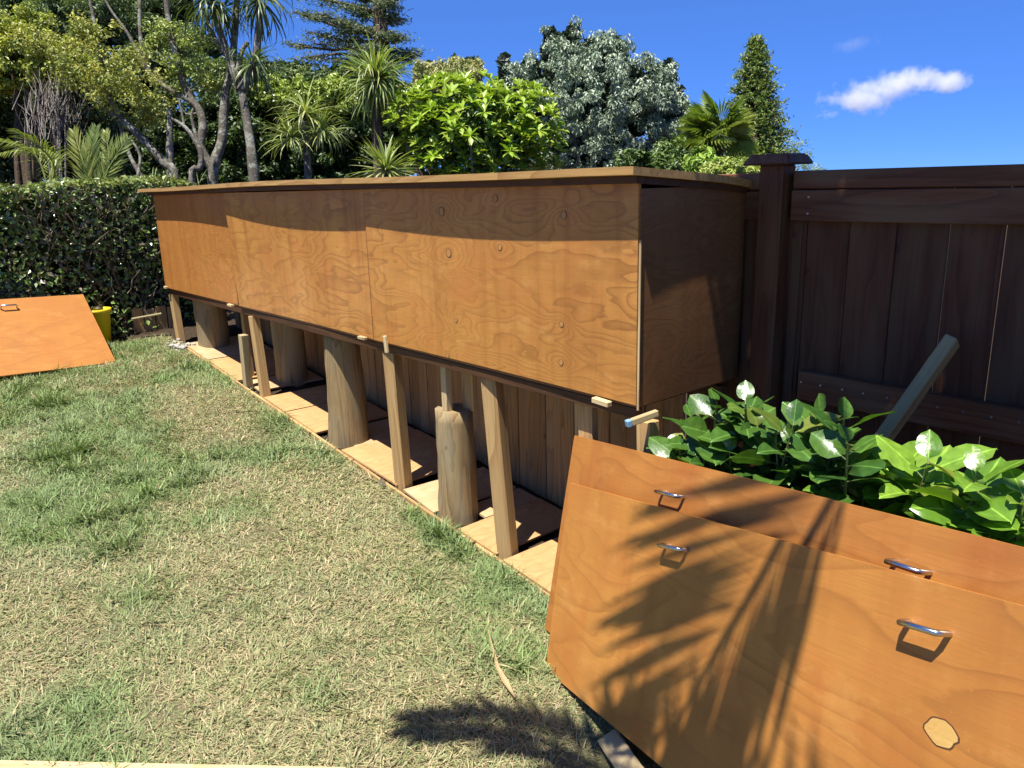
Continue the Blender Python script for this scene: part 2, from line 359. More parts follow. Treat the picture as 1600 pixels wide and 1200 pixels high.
# ------------------------------------------------------------ lawn
def vnoise(x, y, s, seed):
    r = np.random.default_rng(seed); G = r.random((64, 64)); x = x*s+100; y = y*s+100
    xi = np.floor(x).astype(int); yi = np.floor(y).astype(int); fx = x-xi; fy = y-yi; fx = fx*fx*(3-2*fx); fy = fy*fy*(3-2*fy)
    g = lambda a, b: G[a % 64, b % 64]
    return (g(xi, yi)*(1-fx)+g(xi+1, yi)*fx)*(1-fy)+(g(xi, yi+1)*(1-fx)+g(xi+1, yi+1)*fx)*fy
def lawn():
    N = 1150000
    x = rng.uniform(-5.5, 2.70, N); y = rng.uniform(1.0, 9.3, N)
    xyz = np.stack([x, y, gh(x, y)], 1); R_ = np.array(RT); U_ = np.array(UP); F_ = np.array(FW)
    dz = xyz@F_; u = 800+F_PX*(xyz@R_)/dz; v = 600-F_PX*(xyz@U_)/dz
    ok = (dz > .5) & (u > -120) & (u < 1250) & (v > 450) & (v < 1330)
    ok &= rng.random(N) < np.clip(3.6/dz, 0, 1)**1.15
    edge = 2.678 - .012*np.sin(y*9)
    ok &= x < edge
    x, y, dz = x[ok], y[ok], dz[ok]; n = len(x)
    # loose tufts: blades gathered round centres and leaning outwards
    nt_ = 2600; ci = rng.choice(n, nt_, replace=False); cx, cy = x[ci], y[ci]
    mem = rng.choice(n, nt_*34); tid = np.repeat(np.arange(nt_), 34); ro = rng.normal(0, .022, (nt_*34, 2)); x = x.copy(); y = y.copy(); ta = np.full(n, np.nan)
    x[mem] = np.minimum(cx[tid]+ro[:, 0], 2.675); y[mem] = cy[tid]+ro[:, 1]; ta[mem] = np.arctan2(ro[:, 1], ro[:, 0])
    dry = .55*vnoise(x, y, .9, 1)+.3*vnoise(x, y, 2.3, 2)+.15*vnoise(x, y, 6, 3)
    dry += .10*np.exp(-((x-1.1)/.9)**2-((y-3.6)/1.3)**2) + .06*np.exp(-((x-2.2)/.6)**2-((y-3.0)/.7)**2)
    dry -= .10*np.exp(-((x-.5)/.45)**2-((y-3.6)/.35)**2)+.08*np.exp(-((x-1.0)/.4)**2-((y-2.9)/.25)**2)+.07*np.exp(-((x-.2)/.9)**2-((y-5.2)/1.6)**2)+.05*np.exp(-((x-.6)/.5)**2-((y-2.9)/.45)**2)+.28*np.exp(-((x-2.58)/.12)**2)*(y < 4.2) + .10*np.exp(-((x-.25)/.5)**2-((y-3.2)/.7)**2) + .06*np.exp(-((x-2.2)/.3)**2-((y-5.6)/1.2)**2)
    dry = sm(.34, .64, dry+rng.normal(0, .03, n))
    clump = vnoise(x, y, 7, 5)
    ang = 2*math.pi*(vnoise(x, y, 1.7, 6)*1.6+vnoise(x, y, 5, 7)*.5) + rng.normal(0, 1.25, n)
    it = ~np.isnan(ta); ang[it] = ta[it]+rng.normal(0, .3, it.sum())
    isdry = rng.random(n) < (.05+.52*dry)
    tuft = sm(.62, .85, clump)*(1-dry)
    L = rng.uniform(.032, .082, n)*np.where(it, 1.25, 1)*(1+.75*tuft)*(1-.15*dry)
    W = np.clip(rng.uniform(.0022, .0048, n)*(1+.4*tuft), 0, .01)*np.clip(dz/3.6, .8, 1.6)
    lean = np.clip(rng.normal(1.1, .33, n)+.3*isdry+.1*dry-.15*tuft, .15, 1.5)
    z = gh(x, y)-.004
    # fill: dense sampled points may be lifted into a thatch
    z += rng.uniform(0, .016, n)
    d = np.stack([np.cos(ang), np.sin(ang)], 1); p = np.stack([-d[:, 1], d[:, 0]], 1)
    def pt(t, bend, side):
        h = L*t*np.cos(lean*(1+bend*t)); r = L*t*np.sin(np.clip(lean*(1+bend*t), 0, 1.6))
        q = np.empty((n, 3)); q[:, 0] = x+d[:, 0]*r+p[:, 0]*side; q[:, 1] = y+d[:, 1]*r+p[:, 1]*side; q[:, 2] = z+h
        return q
    V = np.stack([pt(0, .2, -W/2), pt(0, .2, W/2), pt(.55, .2, -W*.45), pt(.55, .2, W*.45), pt(1, .2, 0)], 1).reshape(-1, 3)
    b = (np.arange(n)*5)[:, None]
    T = np.concatenate([b+np.array([[0, 1, 3]]), b+np.array([[0, 3, 2]]), b+np.array([[2, 3, 4]])], 0)
    g1c = np.array([.125, .20, .045]); g2c = np.array([.26, .36, .12]); g3c = np.array([.28, .34, .17]); s1 = np.array([.60, .50, .29]); s2 = np.array([.40, .32, .17])
    k = rng.random(n)[:, None]; k2 = (vnoise(x, y, 3.1, 9))[:, None]
    gc = (g1c*(1-k)+g2c*k)*(1-.6*k2)+g3c*.6*k2
    scg = s1*(1-k)+s2*k
    c = np.where(isdry[:, None], scg, gc*(1-.30*dry[:, None])+scg*.30*dry[:, None])
    c *= rng.uniform(.62, 1.22, n)[:, None]
    print('blades', n)
    return fast_mesh('grass', V, T, np.repeat(c, 5, 0))
M['grass'] = leafmat('grass_blades', .6, .2, .35, (1.1, 1.15, .6))
tag(link('grass', lawn(), M['grass']), 'short sunlit lawn of green grass mottled with dry straw patches', 'lawn', kind='stuff')

# ------------------------------------------------------------ storage box on posts
def sheet(name, P, Wd, Hd, T, A, V_, mat, parent, warp=None, bev=.0015, nx=16, ny=6):
    """panel: local x along A (width), y along V (height), z outward; T thick going inward; warp(x,y)->offset outwards"""
    A = Vector(A).normalized(); V_ = Vector(V_); V_ = (V_-A*V_.dot(A)).normalized(); Nn = A.cross(V_)
    Mw = Matrix((A, V_, Nn)).transposed().to_4x4(); Mw.translation = Vector(P)
    Vs = []; Fs = []
    for k, z in enumerate((0, -T)):
        for j in range(ny+1):
            for i in range(nx+1):
                x = Wd*i/nx; y = Hd*j/ny; Vs.append((x, y, z+(warp(x, y) if warp else 0)))
    o2 = (nx+1)*(ny+1); q = lambda i, j, k: k*o2+j*(nx+1)+i
    for j in range(ny):
        for i in range(nx):
            Fs.append((q(i, j, 0), q(i+1, j, 0), q(i+1, j+1, 0), q(i, j+1, 0))); Fs.append((q(i, j, 1), q(i, j+1, 1), q(i+1, j+1, 1), q(i+1, j, 1)))
    for i in range(nx):
        Fs.append((q(i, 0, 1), q(i+1, 0, 1), q(i+1, 0, 0), q(i, 0, 0))); Fs.append((q(i, ny, 0), q(i+1, ny, 0), q(i+1, ny, 1), q(i, ny, 1)))
    for j in range(ny):
        Fs.append((q(0, j, 0), q(0, j+1, 0), q(0, j+1, 1), q(0, j, 1))); Fs.append((q(nx, j, 1), q(nx, j+1, 1), q(nx, j+1, 0), q(nx, j, 0)))
    me = fast_mesh(name, Vs, Fs)
    return link(name, me, mat, parent, Mw)

ft = empty('storage_box', (3.05, 5.7, g1(3.05, 5.7)), 'long raised orange stained plywood storage box standing on timber posts beside the lawn', 'storage box')
Yd = (0, -1, 0); Zu = (0, 0, 1)
# width axis must give outward normal -X:  A x V = N ;  (0,-1,0) x (0,0,1) = (-1,0,0)
def bow(a, b=0): return lambda x, y: a*math.sin(math.pi*min(max(x, 0)/2.35, 1)) + b*y
def kx(kn, Wd): return [(Wd-a, b, r) for a, b, r in kn]
WA = J2-BY0-.010
# the near sheet's width axis runs towards the camera, so its knots are mirrored
M['ply_a'] = ply('stained_ply_near', PL, PD, 1.3, kx(kn_local, WA), 10, .4, contrast=1.25)
pa = sheet('front_panel', (BX, J2-.007, -1.008), WA, 1.003, .018, Yd, Zu, M['ply_a'], ft, lambda x, y: -.012*math.sin(math.pi*x/2.35)+.004*y)
pb = sheet('front_panel', (BX+.002, J1-.005, -1.008), J1-J2-.012, 1.003, .018, Yd, Zu, M['ply_b'], ft, lambda x, y: .030*(1-x/2.4)**2*y-.014*math.sin(math.pi*x/2.4)-.004)
pc = sheet('front_panel', (BX+.006, BY1, -1.010), BY1-J1-.008, 1.003, .018, Yd, Zu, M['ply_c'], ft, lambda x, y: .012*math.sin(math.pi*x/2.1)*y-.016*x/2.1)
for (a, b, r) in kn_local:
    bmk = bmesh.new(); bmesh.ops.create_cone(bmk, cap_ends=True, segments=14, radius1=r*.80, radius2=r*.80, depth=.002)
    for vv in bmk.verts: vv.co.x *= .95; vv.co.y *= 1.02+.15*random.random()
    x = WA-a; zoff = -.012*math.sin(math.pi*x/2.35)+.004*b
    Mw = wm(pa) @ Matrix.Translation((x, b, zoff+.0016))
    pl_ = link('plug', bm_mesh(bmk, 'plug'), M['plug'], pa, Mw)
    bmr = bmesh.new(); bmesh.ops.create_cone(bmr, cap_ends=True, segments=14, radius1=r, radius2=r, depth=.0015)
    link('plug_rim', bm_mesh(bmr, 'plug_rim'), M['plug_rim'], pa, wm(pa) @ Matrix.Translation((x, b, zoff+.0004)))
for yj in (J2-.0005, J1-.0005): abox('seam_shade_strip', BX+.0015, yj-.0055, -1.0, BX+.012, yj+.0055, -.01, M['plug_rim'], ft, bev=0)  # dark strip added to paint the shade inside the open seam
# end panels: outward normal -Y : A=(1,0,0) x V=(0,0,1) = (0,-1,0)
LS = -.052
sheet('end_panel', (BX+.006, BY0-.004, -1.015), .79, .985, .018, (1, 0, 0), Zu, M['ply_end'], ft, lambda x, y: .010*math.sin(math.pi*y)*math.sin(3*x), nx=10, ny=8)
sheet('end_panel', (BX+.022, BY1-.02, -1.0), .775, .97, .018, (1, 0, 0), Zu, M['ply_c'], ft)
abox('corner_trim', BX+.001, BY0-.012, -1.03, BX+.0055, BY0-.0015, -.25, M['post_pale'], ft, bev=0)
# underside and bearers
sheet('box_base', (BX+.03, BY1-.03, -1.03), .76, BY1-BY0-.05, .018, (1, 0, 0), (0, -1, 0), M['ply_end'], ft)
abox('bearer', BX+.028, BY0+.02, -1.085, BX+.07, 5.7, -1.033, M['lid_dark'], ft); abox('bearer', BX+.03, 5.705, -1.085, BX+.07, BY1-.02, -1.033, M['lid_dark'], ft)
abox('bearer', 3.38, BY0+.02, -1.10, 3.42, BY1-.02, -1.052, M['stain'], ft)
# lid : slopes back and is layered at the edge
def lid_sheet(name, z, x0, x1, y0, y1, T, mat, droop):
    nx, ny = 8, 24; Vs = []; Fs = []
    for k in (0, 1):
        for j in range(ny+1):
            for i in range(nx+1):
                x = x0+(x1-x0)*i/nx; y = y0+(y1-y0)*j/ny
                zz = z+LS*(x-BX)/.78 - droop*max(0, (x-3.15))**2*(y < 2.6) + .006*math.sin(y*1.3)*(1 if y > 2.6 else 0)
                zz -= .008*((y-5.7)/3.4)**2
                Vs.append((x, y, zz-k*T))
    o2 = (nx+1)*(ny+1); q = lambda i, j, k: k*o2+j*(nx+1)+i
    for j in range(ny):
        for i in range(nx):
            Fs.append((q(i, j, 0), q(i+1, j, 0), q(i+1, j+1, 0), q(i, j+1, 0))); Fs.append((q(i, j, 1), q(i, j+1, 1), q(i+1, j+1, 1), q(i+1, j, 1)))
    for i in range(nx): Fs += [(q(i, 0, 1), q(i+1, 0, 1), q(i+1, 0, 0), q(i, 0, 0)), (q(i, ny, 0), q(i+1, ny, 0), q(i+1, ny, 1), q(i, ny, 1))]
    for j in range(ny): Fs += [(q(0, j, 0), q(0, j+1, 0), q(0, j+1, 1), q(0, j, 1)), (q(nx, j, 1), q(nx, j+1, 1), q(nx, j+1, 0), q(nx, j, 0))]
    # turn so that local z runs along the lid
    Mw = Matrix(((1, 0, 0, 0), (0, 0, 1, 0), (0, -1, 0, 0), (0, 0, 0, 1)))
    inv = Mw.inverted(); Vs = [tuple(inv @ Vector(v)) for v in Vs]
    return link(name, fast_mesh(name, Vs, Fs), mat, ft, Mw)
lid_sheet('lid', .064, BX-.098, 3.47, BY0-.048, BY1+.16, .034, M['lid'], .12)
lid_sheet('lid_trim', .029, BX-.045, 3.46, BY0-.022, BY1+.03, .030, M['lid_dark'], .10)

# posts under the box
def gz(y): return G0+GS*y
def post(u0, v0, u1, v1, wx, wy, mat, x=2.735, label=None, top=-1.086, z1=None, rot=0):
    a = onx(u0, v0, x); b = onx(u1, v1, x)
    zt = top if z1 is None else a.z
    p0 = Vector((x+.0, b.y, gz(b.y)-.02)); p1 = Vector((x, a.y+(a.y-b.y)*0, zt))
    o = beam('post', p0, p1, wx, wy, mat, ft, xref=Vector((math.cos(rot), math.sin(rot), 0)), cuts=0)
    return o
post(270, 455, 284, 540, .075, .085, M['post'])
post(396, 490, 416, 625, .075, .085, M['post'])
post(380, 523, 388, 605, .07, .08, M['grey'], x=2.72, z1=1)
post(380, 480, 385, 520, .05, .06, M['post'], x=2.86)
post(612, 550, 632, 772, .085, .10, M['post'], x=2.765, rot=.25)
post(768, 592, 795, 885, .085, .105, M['post'], x=2.775, rot=.3)
post(918, 620, 925, 790, .05, .10, M['post'], x=2.79)
post(912, 620, 920, 760, .04, .12, M['post'], x=2.95)
post(1012, 655, 1020, 800, .07, .085, M['post'], x=2.74)
# round piles, some cut at a slant
def pile(y, x, r, ztop, slant=0, sl_ang=0, lean=0, mat=None, taper=1.0):
    seg = 28; nz = 10; Vs = []; Fs = []; z0 = gz(y)-.03; H = ztop-z0
    for j in range(nz+1):
        for k in range(seg):
            an = 2*math.pi*k/seg; rr = r*(1+.03*math.sin(3*an+j*.7)+.02*math.sin(j*2.1+k)+.004*random.uniform(-1, 1))*(1+(taper-1)*(j/nz))
            zz = H*j/nz
            if j == nz: zz += slant*math.cos(an-sl_ang)*rr/r
            Vs.append((rr*math.cos(an)+lean*(j/nz), rr*math.sin(an), zz))
    for j in range(nz):
        for k in range(seg): k2 = (k+1) % seg; Fs.append((j*seg+k, j*seg+k2, (j+1)*seg+k2, (j+1)*seg+k))
    me = bpy.data.meshes.new('pile'); me.from_pydata(Vs, [], Fs+[tuple(nz*seg+k for k in range(seg))])
    for p in me.polygons: p.use_smooth = len(p.vertices) == 4
    return link('pile', me, M['pile'], ft, Matrix.Translation((x, y, z0)))
pile(8.62, 2.97, .165, -1.08)
pile(7.10, 3.16, .15, -1.08)
pile(5.50, 2.89, .165, -1.05, taper=.80)
pile(3.98, 2.86, .135, -1.40, taper=.9)
beam('prop', (2.80, 3.97, -1.40), (2.80, 3.97, -1.086), .05, .055, M['post_pale'], ft)
beam('prop', (2.93, 3.90, -1.41), (2.93, 3.90, -1.05), .04, .12, M['post'], ft)
# little turn-buttons and packers at the bottom edge of the front
def block(name, u, v, x, L, h, t, ang, mat):
    p = onx(u, v, x); d = Vector((0, -math.cos(ang), -math.sin(ang)))
    return beam(name, p-d*L/2, p+d*L/2, t, h, mat, ft, bev=.003)
block('turn_button', 360, 477, BX-.025, .10, .022, .03, 0, M['post_pale'])
block('turn_button', 566, 528, BX-.025, .09, .020, .03, 0, M['post_pale'])
block('turn_button', 603, 538, BX-.025, .115, .028, .02, 1.45, M['post_pale'])
block('turn_button', 940, 628, BX-.03, .105, .026, .035, .05, M['post_pale'])
block('turn_button', 259, 449, BX-.02, .06, .025, .03, 0, M['post_pale'])
b_ = beam('turn_button', (2.60, 2.245, -1.062), (2.73, 2.20, -1.035), .032, .028, M['grey'], ft, xref=Vector((0, 0, 1)))
t_ = beam('turn_button_tip', (2.575, 2.254, -1.067), (2.60, 2.2455, -1.0622), .033, .029, M['paint_blue'], ft, xref=Vector((0, 0, 1)))
# screw heads on the turn buttons
bms = bmesh.new()
for u, v in ((366, 477), (566, 528), (938, 628), (603, 530)):
    p = onx(u, v, BX-.043 if u != 603 else BX-.037); r_ = bmesh.ops.create_cone(bms, cap_ends=True, segments=8, radius1=.004, radius2=.004, depth=.004)
    for vv in r_['verts']: vv.co = Vector((vv.co.z, vv.co.x, vv.co.y))+p
link('screw', bm_mesh(bms, 'screw'), M['steel'], ft, None)
# floor of the bay: ply sheets laid on the slope, along a front edging board
def floor_piece(y0, y1, x0, x1, lift, mat, rot=0, T=.015):
    yc = (y0+y1)/2; xc = (x0+x1)/2
    P = Vector((xc, yc, gz(yc)+.03+lift)); A = Vector((math.cos(rot), math.sin(rot), math.sin(rot)*GS)); Vv = Vector((-math.sin(rot), math.cos(rot), math.cos(rot)*GS))
    o = sheet('floor_sheet', P-A.normalized()*(x1-x0)/2-Vv.normalized()*(y1-y0)/2, x1-x0, y1-y0, T, A, Vv, mat, ft, nx=2, ny=2)
    return o
fl = [(8.10, 8.80, 2.70, 3.42, .0, 'ply_floor2', 0), (7.30, 8.08, 2.70, 3.42, .0, 'ply_floor', 0), (6.95, 7.28, 2.76, 3.42, -.012, 'ply_floor2', 0),
      (6.28, 6.72, 2.70, 3.42, .004, 'ply_floor', 0), (5.70, 6.26, 2.695, 3.42, .006, 'ply_floor', 0), (5.2, 5.68, 2.84, 3.42, -.012, 'ply_floor2', 0),
      (4.52, 5.28, 2.70, 3.42, .012, 'ply_floor', .03), (4.02, 4.42, 2.705, 3.40, .004, 'ply_floor2', -.05), (3.40, 3.78, 2.70, 3.42, .0, 'ply_floor', .02), (3.8, 4.0, 2.95, 3.42, -.01, 'ply_floor2', 0),
      (2.86, 3.30, 2.68, 3.40, .014, 'ply_floor', .0), (2.35, 2.85, 2.68, 3.40, .006, 'ply_floor2', .0)]
for (a, b, c, d, lf, mt, ro) in fl: floor_piece(a, b, c, d, lf, M[mt], ro)
for (a, b) in ((8.98, 7.0), (6.98, 5.1), (5.08, 3.6), (3.58, 2.4)):
    beam('edging_board', (2.686, a, gz(a)-.018), (2.686, b, gz(b)-.018), .022, .085, M['post'], ft)
# metal brackets on the front edging
def bracket(u, v):
    p = onx(u, v, 2.66); bm = box_bm(-.035, -.012, -.002, .035, .012, .002)
    b2 = box_bm(.018, -.012, .0, .022, .012, .04); me2 = bpy.data.meshes.new('t'); b2.to_mesh(me2); b2.free(); bm.from_mesh(me2); bpy.data.meshes.remove(me2)
    b3 = box_bm(-.022, -.012, .0, -.018, .012, .032); me3 = bpy.data.meshes.new('t'); b3.to_mesh(me3); b3.free(); bm.from_mesh(me3); bpy.data.meshes.remove(me3)
    link('bracket', bm_mesh(bm, 'bracket'), M['galv'], ft, Matrix.Translation(p) @ Matrix.Rotation(random.uniform(-.4, .4)+1.5, 4, 'Z') @ Matrix.Rotation(.3, 4, 'X'))
for u, v in ((597, 757), (628, 784), (384, 617)): bracket(u, v)

# ------------------------------------------------------------ doors
def handle(parent, Mw, x0, x1, y0, y1, depth=.044):
    pts = [(x0, y0, 0), (x0, y0, depth*.62), (x0+(x1-x0)*.06, y0+(y1-y0)*.06, depth), (x0+(x1-x0)*.5, (y0+y1)/2, depth), (x1-(x1-x0)*.06, y1-(y1-y0)*.06, depth), (x1, y1, depth*.62), (x1, y1, 0)]
    V, Fs = [], []; r = .0085
    n = len(pts)
    v, f = tube_arrays(pts, [r]*n, 10)
    return link('handle', fast_mesh('handle', v, f, smooth=True), M['steel'], parent, Mw)
def door(label, P, A, V_, Wd, Hd, mat, handles, patch=None, warp=None, sgn=1, dirs=1):
    P = Vector(P); A = Vector(A).normalized(); V_ = Vector(V_); V_ = (V_-A*V_.dot(A)).normalized()
    e = empty('plywood_door', P, label, 'door', 'plywood doors taken off the box')
    if dirs < 0: P2 = P+A*Wd; A2 = -A
    else: P2, A2 = P, A
    s = sheet('door_panel', P2, Wd, Hd, .017, A2, V_, mat, e, warp)
    Mw = wm(s)
    for (a, b, c, d) in handles:
        if dirs < 0: a, b, c, d = Wd-a, b, Wd-c, d
        handle(e, Mw, a, c, b, d)
    if patch:
        px, py = patch; ns = 22
        pts = [((.042+.001*math.sin(k*2.3)+.004*math.sin(k*1.1+1))*math.cos(2*math.pi*k/ns), (.031+.0015*math.sin(k*1.7)+(.004 if k in (2, 3) else 0))*math.sin(2*math.pi*k/ns)) for k in range(ns)]
        for nm, sc_, zz, mt in (('patch_rim', 1.12, .0008, 'plug_rim'), ('patch', 1.0, .0016, 'patch')):
            me = bpy.data.meshes.new(nm); T = -.001
            me.from_pydata([(x*sc_, y*sc_, 0) for x, y in pts]+[(x*sc_, y*sc_, T) for x, y in pts], [], [tuple(range(ns))]+[(k, k+ns, (k+1) % ns+ns, (k+1) % ns) for k in range(ns)])
            link(nm, me, M[mt], s, Mw @ Matrix.Translation((px, py, zz)) @ Matrix.Rotation(-.05, 4, 'Z'))
    return e
# A x V must face the lawn/sky. A runs towards the camera's right.
door('front one of two orange plywood doors leaning on the garden bed, steel handles and a yellow wood patch',
     (2.284, 2.508, -2.33), (-.304, -.927, .221), (.313, .122, .942), 3.0, .928, M['ply_door1'],
     [(.915, .79, 1.055, .80), (2.045, .812, 2.16, .816)], (2.164, .58), None)
door('rear one of two orange plywood doors, half hidden behind the front door at the shrubs',
     (2.452, 2.692, -2.258), (-.305, -.937, .171), (.298, .076, .951), 3.0, 1.0247, M['ply_door2'],
     [(.885, .884, 1.035, .891), (2.06, .90, 2.17, .899)])
az, el, t = -1.668, .049, .884
A_ = Vector((math.sin(az)*math.cos(el), math.cos(az)*math.cos(el), math.sin(el))); N0 = A_.cross(Vector((0, 0, 1))).normalized(); U0 = N0.cross(A_)
V3 = math.cos(t)*U0+math.sin(t)*N0
door('orange plywood door lying tilted back against the leafy hedge at far left of the lawn',
     (1.944, 8.582, -1.655), A_, V3, 2.4, 1.0, M['ply_door3'], [(.66, .865, .80, .865)], dirs=-1)

# ------------------------------------------------------------ stained fence
FX = 3.46
fe = empty('board_fence', (FX, 0.5, g1(FX, .5)), 'dark brown stained board fence in the shade at right, rails over upright boards', 'fence')
seams = [2.62, 2.40, 2.16, 1.955, 1.746, 1.536, 1.322, 1.113]
while seams[-1] > -2.6: seams.append(seams[-1]-random.uniform(.20, .215))
for i in range(len(seams)-1):
    a, b = seams[i], seams[i+1]; gap = .003; a -= .0018 if i in (6, 7) else 0; b += .0018 if i in (5, 6) else 0
    abox('paling', FX+.046+random.uniform(0, .004), b+gap/2, -2.45, FX+.066+.003*(i % 2), a-gap/2, .02, M['stain'], fe)
sl_ = lambda z, y, k=0: z
def rail(z0, z1, yA, yB, xf, th, mat, name='rail', dz=0):
    beam(name, (xf+th/2, yA, (z0+z1)/2), (xf+th/2, yB, (z0+z1)/2+dz), th, z1-z0, mat, fe, bev=.004)
rail(-.052, .030, 2.015, -2.6, FX+.0, .045, M['stain_rail'], 'top_rail', -.012)
rail(-.200, -.058, 2.02, -2.6, FX-.001, .045, M['stain_rail'], dz=.0)
rail(-1.062, -.918, 1.925, -2.6, FX+.0, .045, M['stain_rail'])
rail(-.052, .025, 9.4, 2.19, FX+.02, .045, M['stain_rail'], 'top_rail')
rail(-.200, -.062, 9.4, 2.19, FX+.02, .045, M['stain_rail'])
def fpost(y, z1, cap=True):
    f = beam('fence_post', (FX+.01, y, -2.6), (FX+.01, y, z1), .115, .125, M['stain'], fe, bev=.006)
    if cap:
        bm = bmesh.new(); bmesh.ops.create_cube(bm, size=1)
        for v in bm.verts:
            k = .115 if v.co.z < 0 else .085
            v.co = Vector((v.co.x*2*k, v.co.y*2*(k+.015), v.co.z*.05))
        bmesh.ops.bevel(bm, geom=bm.edges[:], offset=.008, segments=2, affect='EDGES')
        link('post_cap', bm_mesh(bm, 'post_cap'), M['stain_rail'], fe, Matrix.Translation((FX+.01, y, z1+.025)))
fpost(2.105, .060); fpost(-.75, .060)
bmn = bmesh.new()
for yy in [1.93, .2]+[sq-.05 for sq in seams[3:14]]+[sq-.15 for sq in seams[3:14]]:
    for zz in ((-.09, -.165) if yy in (1.93, .2) else (-.97,)):
        r_ = bmesh.ops.create_cone(bmn, cap_ends=True, segments=7, radius1=.005, radius2=.005, depth=.004)
        for vv in r_['verts']: vv.co = Vector((vv.co.z+FX-.002, vv.co.x+yy, vv.co.y+zz))
nl_ = link('nail', bm_mesh(bmn, 'nail'), M['galv'], fe); nl_['kind'] = 'stuff'
beam('batten', (FX+.052, 2.0, -2.3), (FX+.052, 2.0, -.2), .03, .05, M['stain'], fe)
# bare palings behind the box
fb = empty('paling_fence', (3.52, 5.6, gz(5.6)), 'bare brown timber paling fence seen under and behind the raised box', 'fence')
y = 9.35
k = 0
while y > 2.75:
    wd = random.uniform(.12, .165)
    abox('paling', 3.505+.006*(k % 2), y-wd+.004, gz(y)-.10, 3.527+.006*(k % 2), y, -.05, M['paling'], fb); y -= wd; k += 1

# sticks and offcuts
lp = tag(beam('timber_prop', at(1368, 702, 3.25), (3.40, 1.22, -.66), .05, .10, M['grey'], xref=Vector((.3, -1, .2))), 'weathered grey timber leaning diagonally against the dark fence', 'timber')
def on_gr(u, v): d = ray(u, v); return d*(G0/(d.z-GS*d.y))
p0 = on_gr(955, 1160)*.985; p1 = on_gr(1010, 1240)*.90
tag(beam('timber_offcut', p0, p1, .095, .085, M['offcut'], xref=Vector((1, 0, .3)), cuts=3, jit=.003, bev=.007), 'pale square timber offcut on the grass under the front door', 'timber')
def on_lift(u, v, h): d = ray(u, v); return d*((G0+h)/(d.z-GS*d.y))
qa, qb = on_lift(0, 1186, .055), on_lift(541, 1197, .055); qd = (qb-qa).normalized(); qn = Vector((qd.y, -qd.x, 0)).normalized()
if qn.y > 0: qn = -qn
tag(beam('pale_plank', qa-qd*1.4+qn*.075-Vector((0, 0, .024)), qb+qn*.075-Vector((0, 0, .024)), .15, .045, M['post_pale'], xref=qn), 'pale new timber plank lying across the bottom left corner of the lawn', 'plank')

# dry leaf lying on the lawn
M['dry_leaf'] = flat('dry_leaf', (.42, .30, .15), .7, nscale=12)
def on_lawn(u, v): d = ray(u, v); return d*(G0/(d.z-GS*d.y))
dpts = [on_lawn(u, v)+Vector((0, 0, h)) for u, v, h in ((763, 1003, .07), (771, 1030, .06), (778, 1058, .05), (790, 1080, .045), (805, 1102, .04))]
Vd = []; Fd = []
for i, (p_, w_) in enumerate(zip(dpts, (.002, .004, .010, .016, .004))):
    s_ = Vector((.8, -.5, 0)); Vd += [tuple(p_-s_*w_+Vector((0, 0, w_*.6))), tuple(p_), tuple(p_+s_*w_+Vector((0, 0, w_*.6)))]
for i in range(4):
    for k in (0, 1): Fd.append((i*3+k, i*3+k+1, i*3+k+4, i*3+k+3))
me_ = fast_mesh('dry_leaf', Vd, Fd); dl = tag(link('dry_leaf', me_, M['dry_leaf']), 'thin curled brown dry leaf lying on the straw coloured lawn', 'dry leaf')
md = dl.modifiers.new('s', 'SOLIDIFY'); md.thickness = .0015

# bucket
bp = Vector((2.00, 9.44, gz(9.4)-.03))
bk = empty('bucket', bp, 'yellow plastic bucket behind the tilted door at the hedge', 'bucket')
def lathe(name, prof, mat, parent, loc, seg=24):
    Vs = []; Fs = []
    for r, z in prof:
        for k in range(seg): an = 2*math.pi*k/seg; Vs.append((r*math.cos(an), r*math.sin(an), z))
    for j in range(len(prof)-1):
        for k in range(seg): k2 = (k+1) % seg; Fs.append((j*seg+k, j*seg+k2, (j+1)*seg+k2, (j+1)*seg+k))
    return link(name, fast_mesh(name, Vs, Fs, smooth=True), mat, parent, Matrix.Translation(loc))
lathe('pail', [(.001, .0), (.12, .0), (.155, .36), (.172, .362), (.172, .40), (.158, .402), (.150, .36), (.12, .01), (.001, .01)], M['yellow'], bk, bp)
lathe('contents', [(.001, .34), (.148, .335)], M['straw_fill'], bk, bp+Vector((0, 0, 0)))
# dark patterned board behind the left door
def plate():
    s = NT('dark_tread_plate'); o = s.obj(); v = s.n('ShaderNodeTexVoronoi'); v.inputs['Scale'].default_value = 34; s.l(o, v.inputs['Vector'])
    b = s.mapr(v.outputs['Distance'], .1, .5)
    return s.end(s.bsdf(s.mix(b, (.12, .125, .14), (.05, .05, .058)), .5, b, .8, .004))
tag(sheet('tread_plate_board', (-.9, 9.56, -1.75), 2.52, .84, .02, (1, -.0, .035), (0, .25, .97), plate(), None), 'dark grey dimpled board standing behind the tilted door', 'board')
# low timber edging at the hedge foot
eb = empty('timber_crate', (2.70, 10.0, gz(9.6)), 'low brown board edging in the dark gap between hedge and box', 'edging')
for i in range(4): abox('board', 2.42+i*.13, 9.60, gz(9.6)-.05, 2.535+i*.13, 9.63, gz(9.6)+.28-.02*(i % 2), M['paling'], eb)
beam('stick', (2.35, 9.38, gz(9.4)+.22), (2.66, 9.32, gz(9.4)+.25), .03, .02, M['grey'], eb)
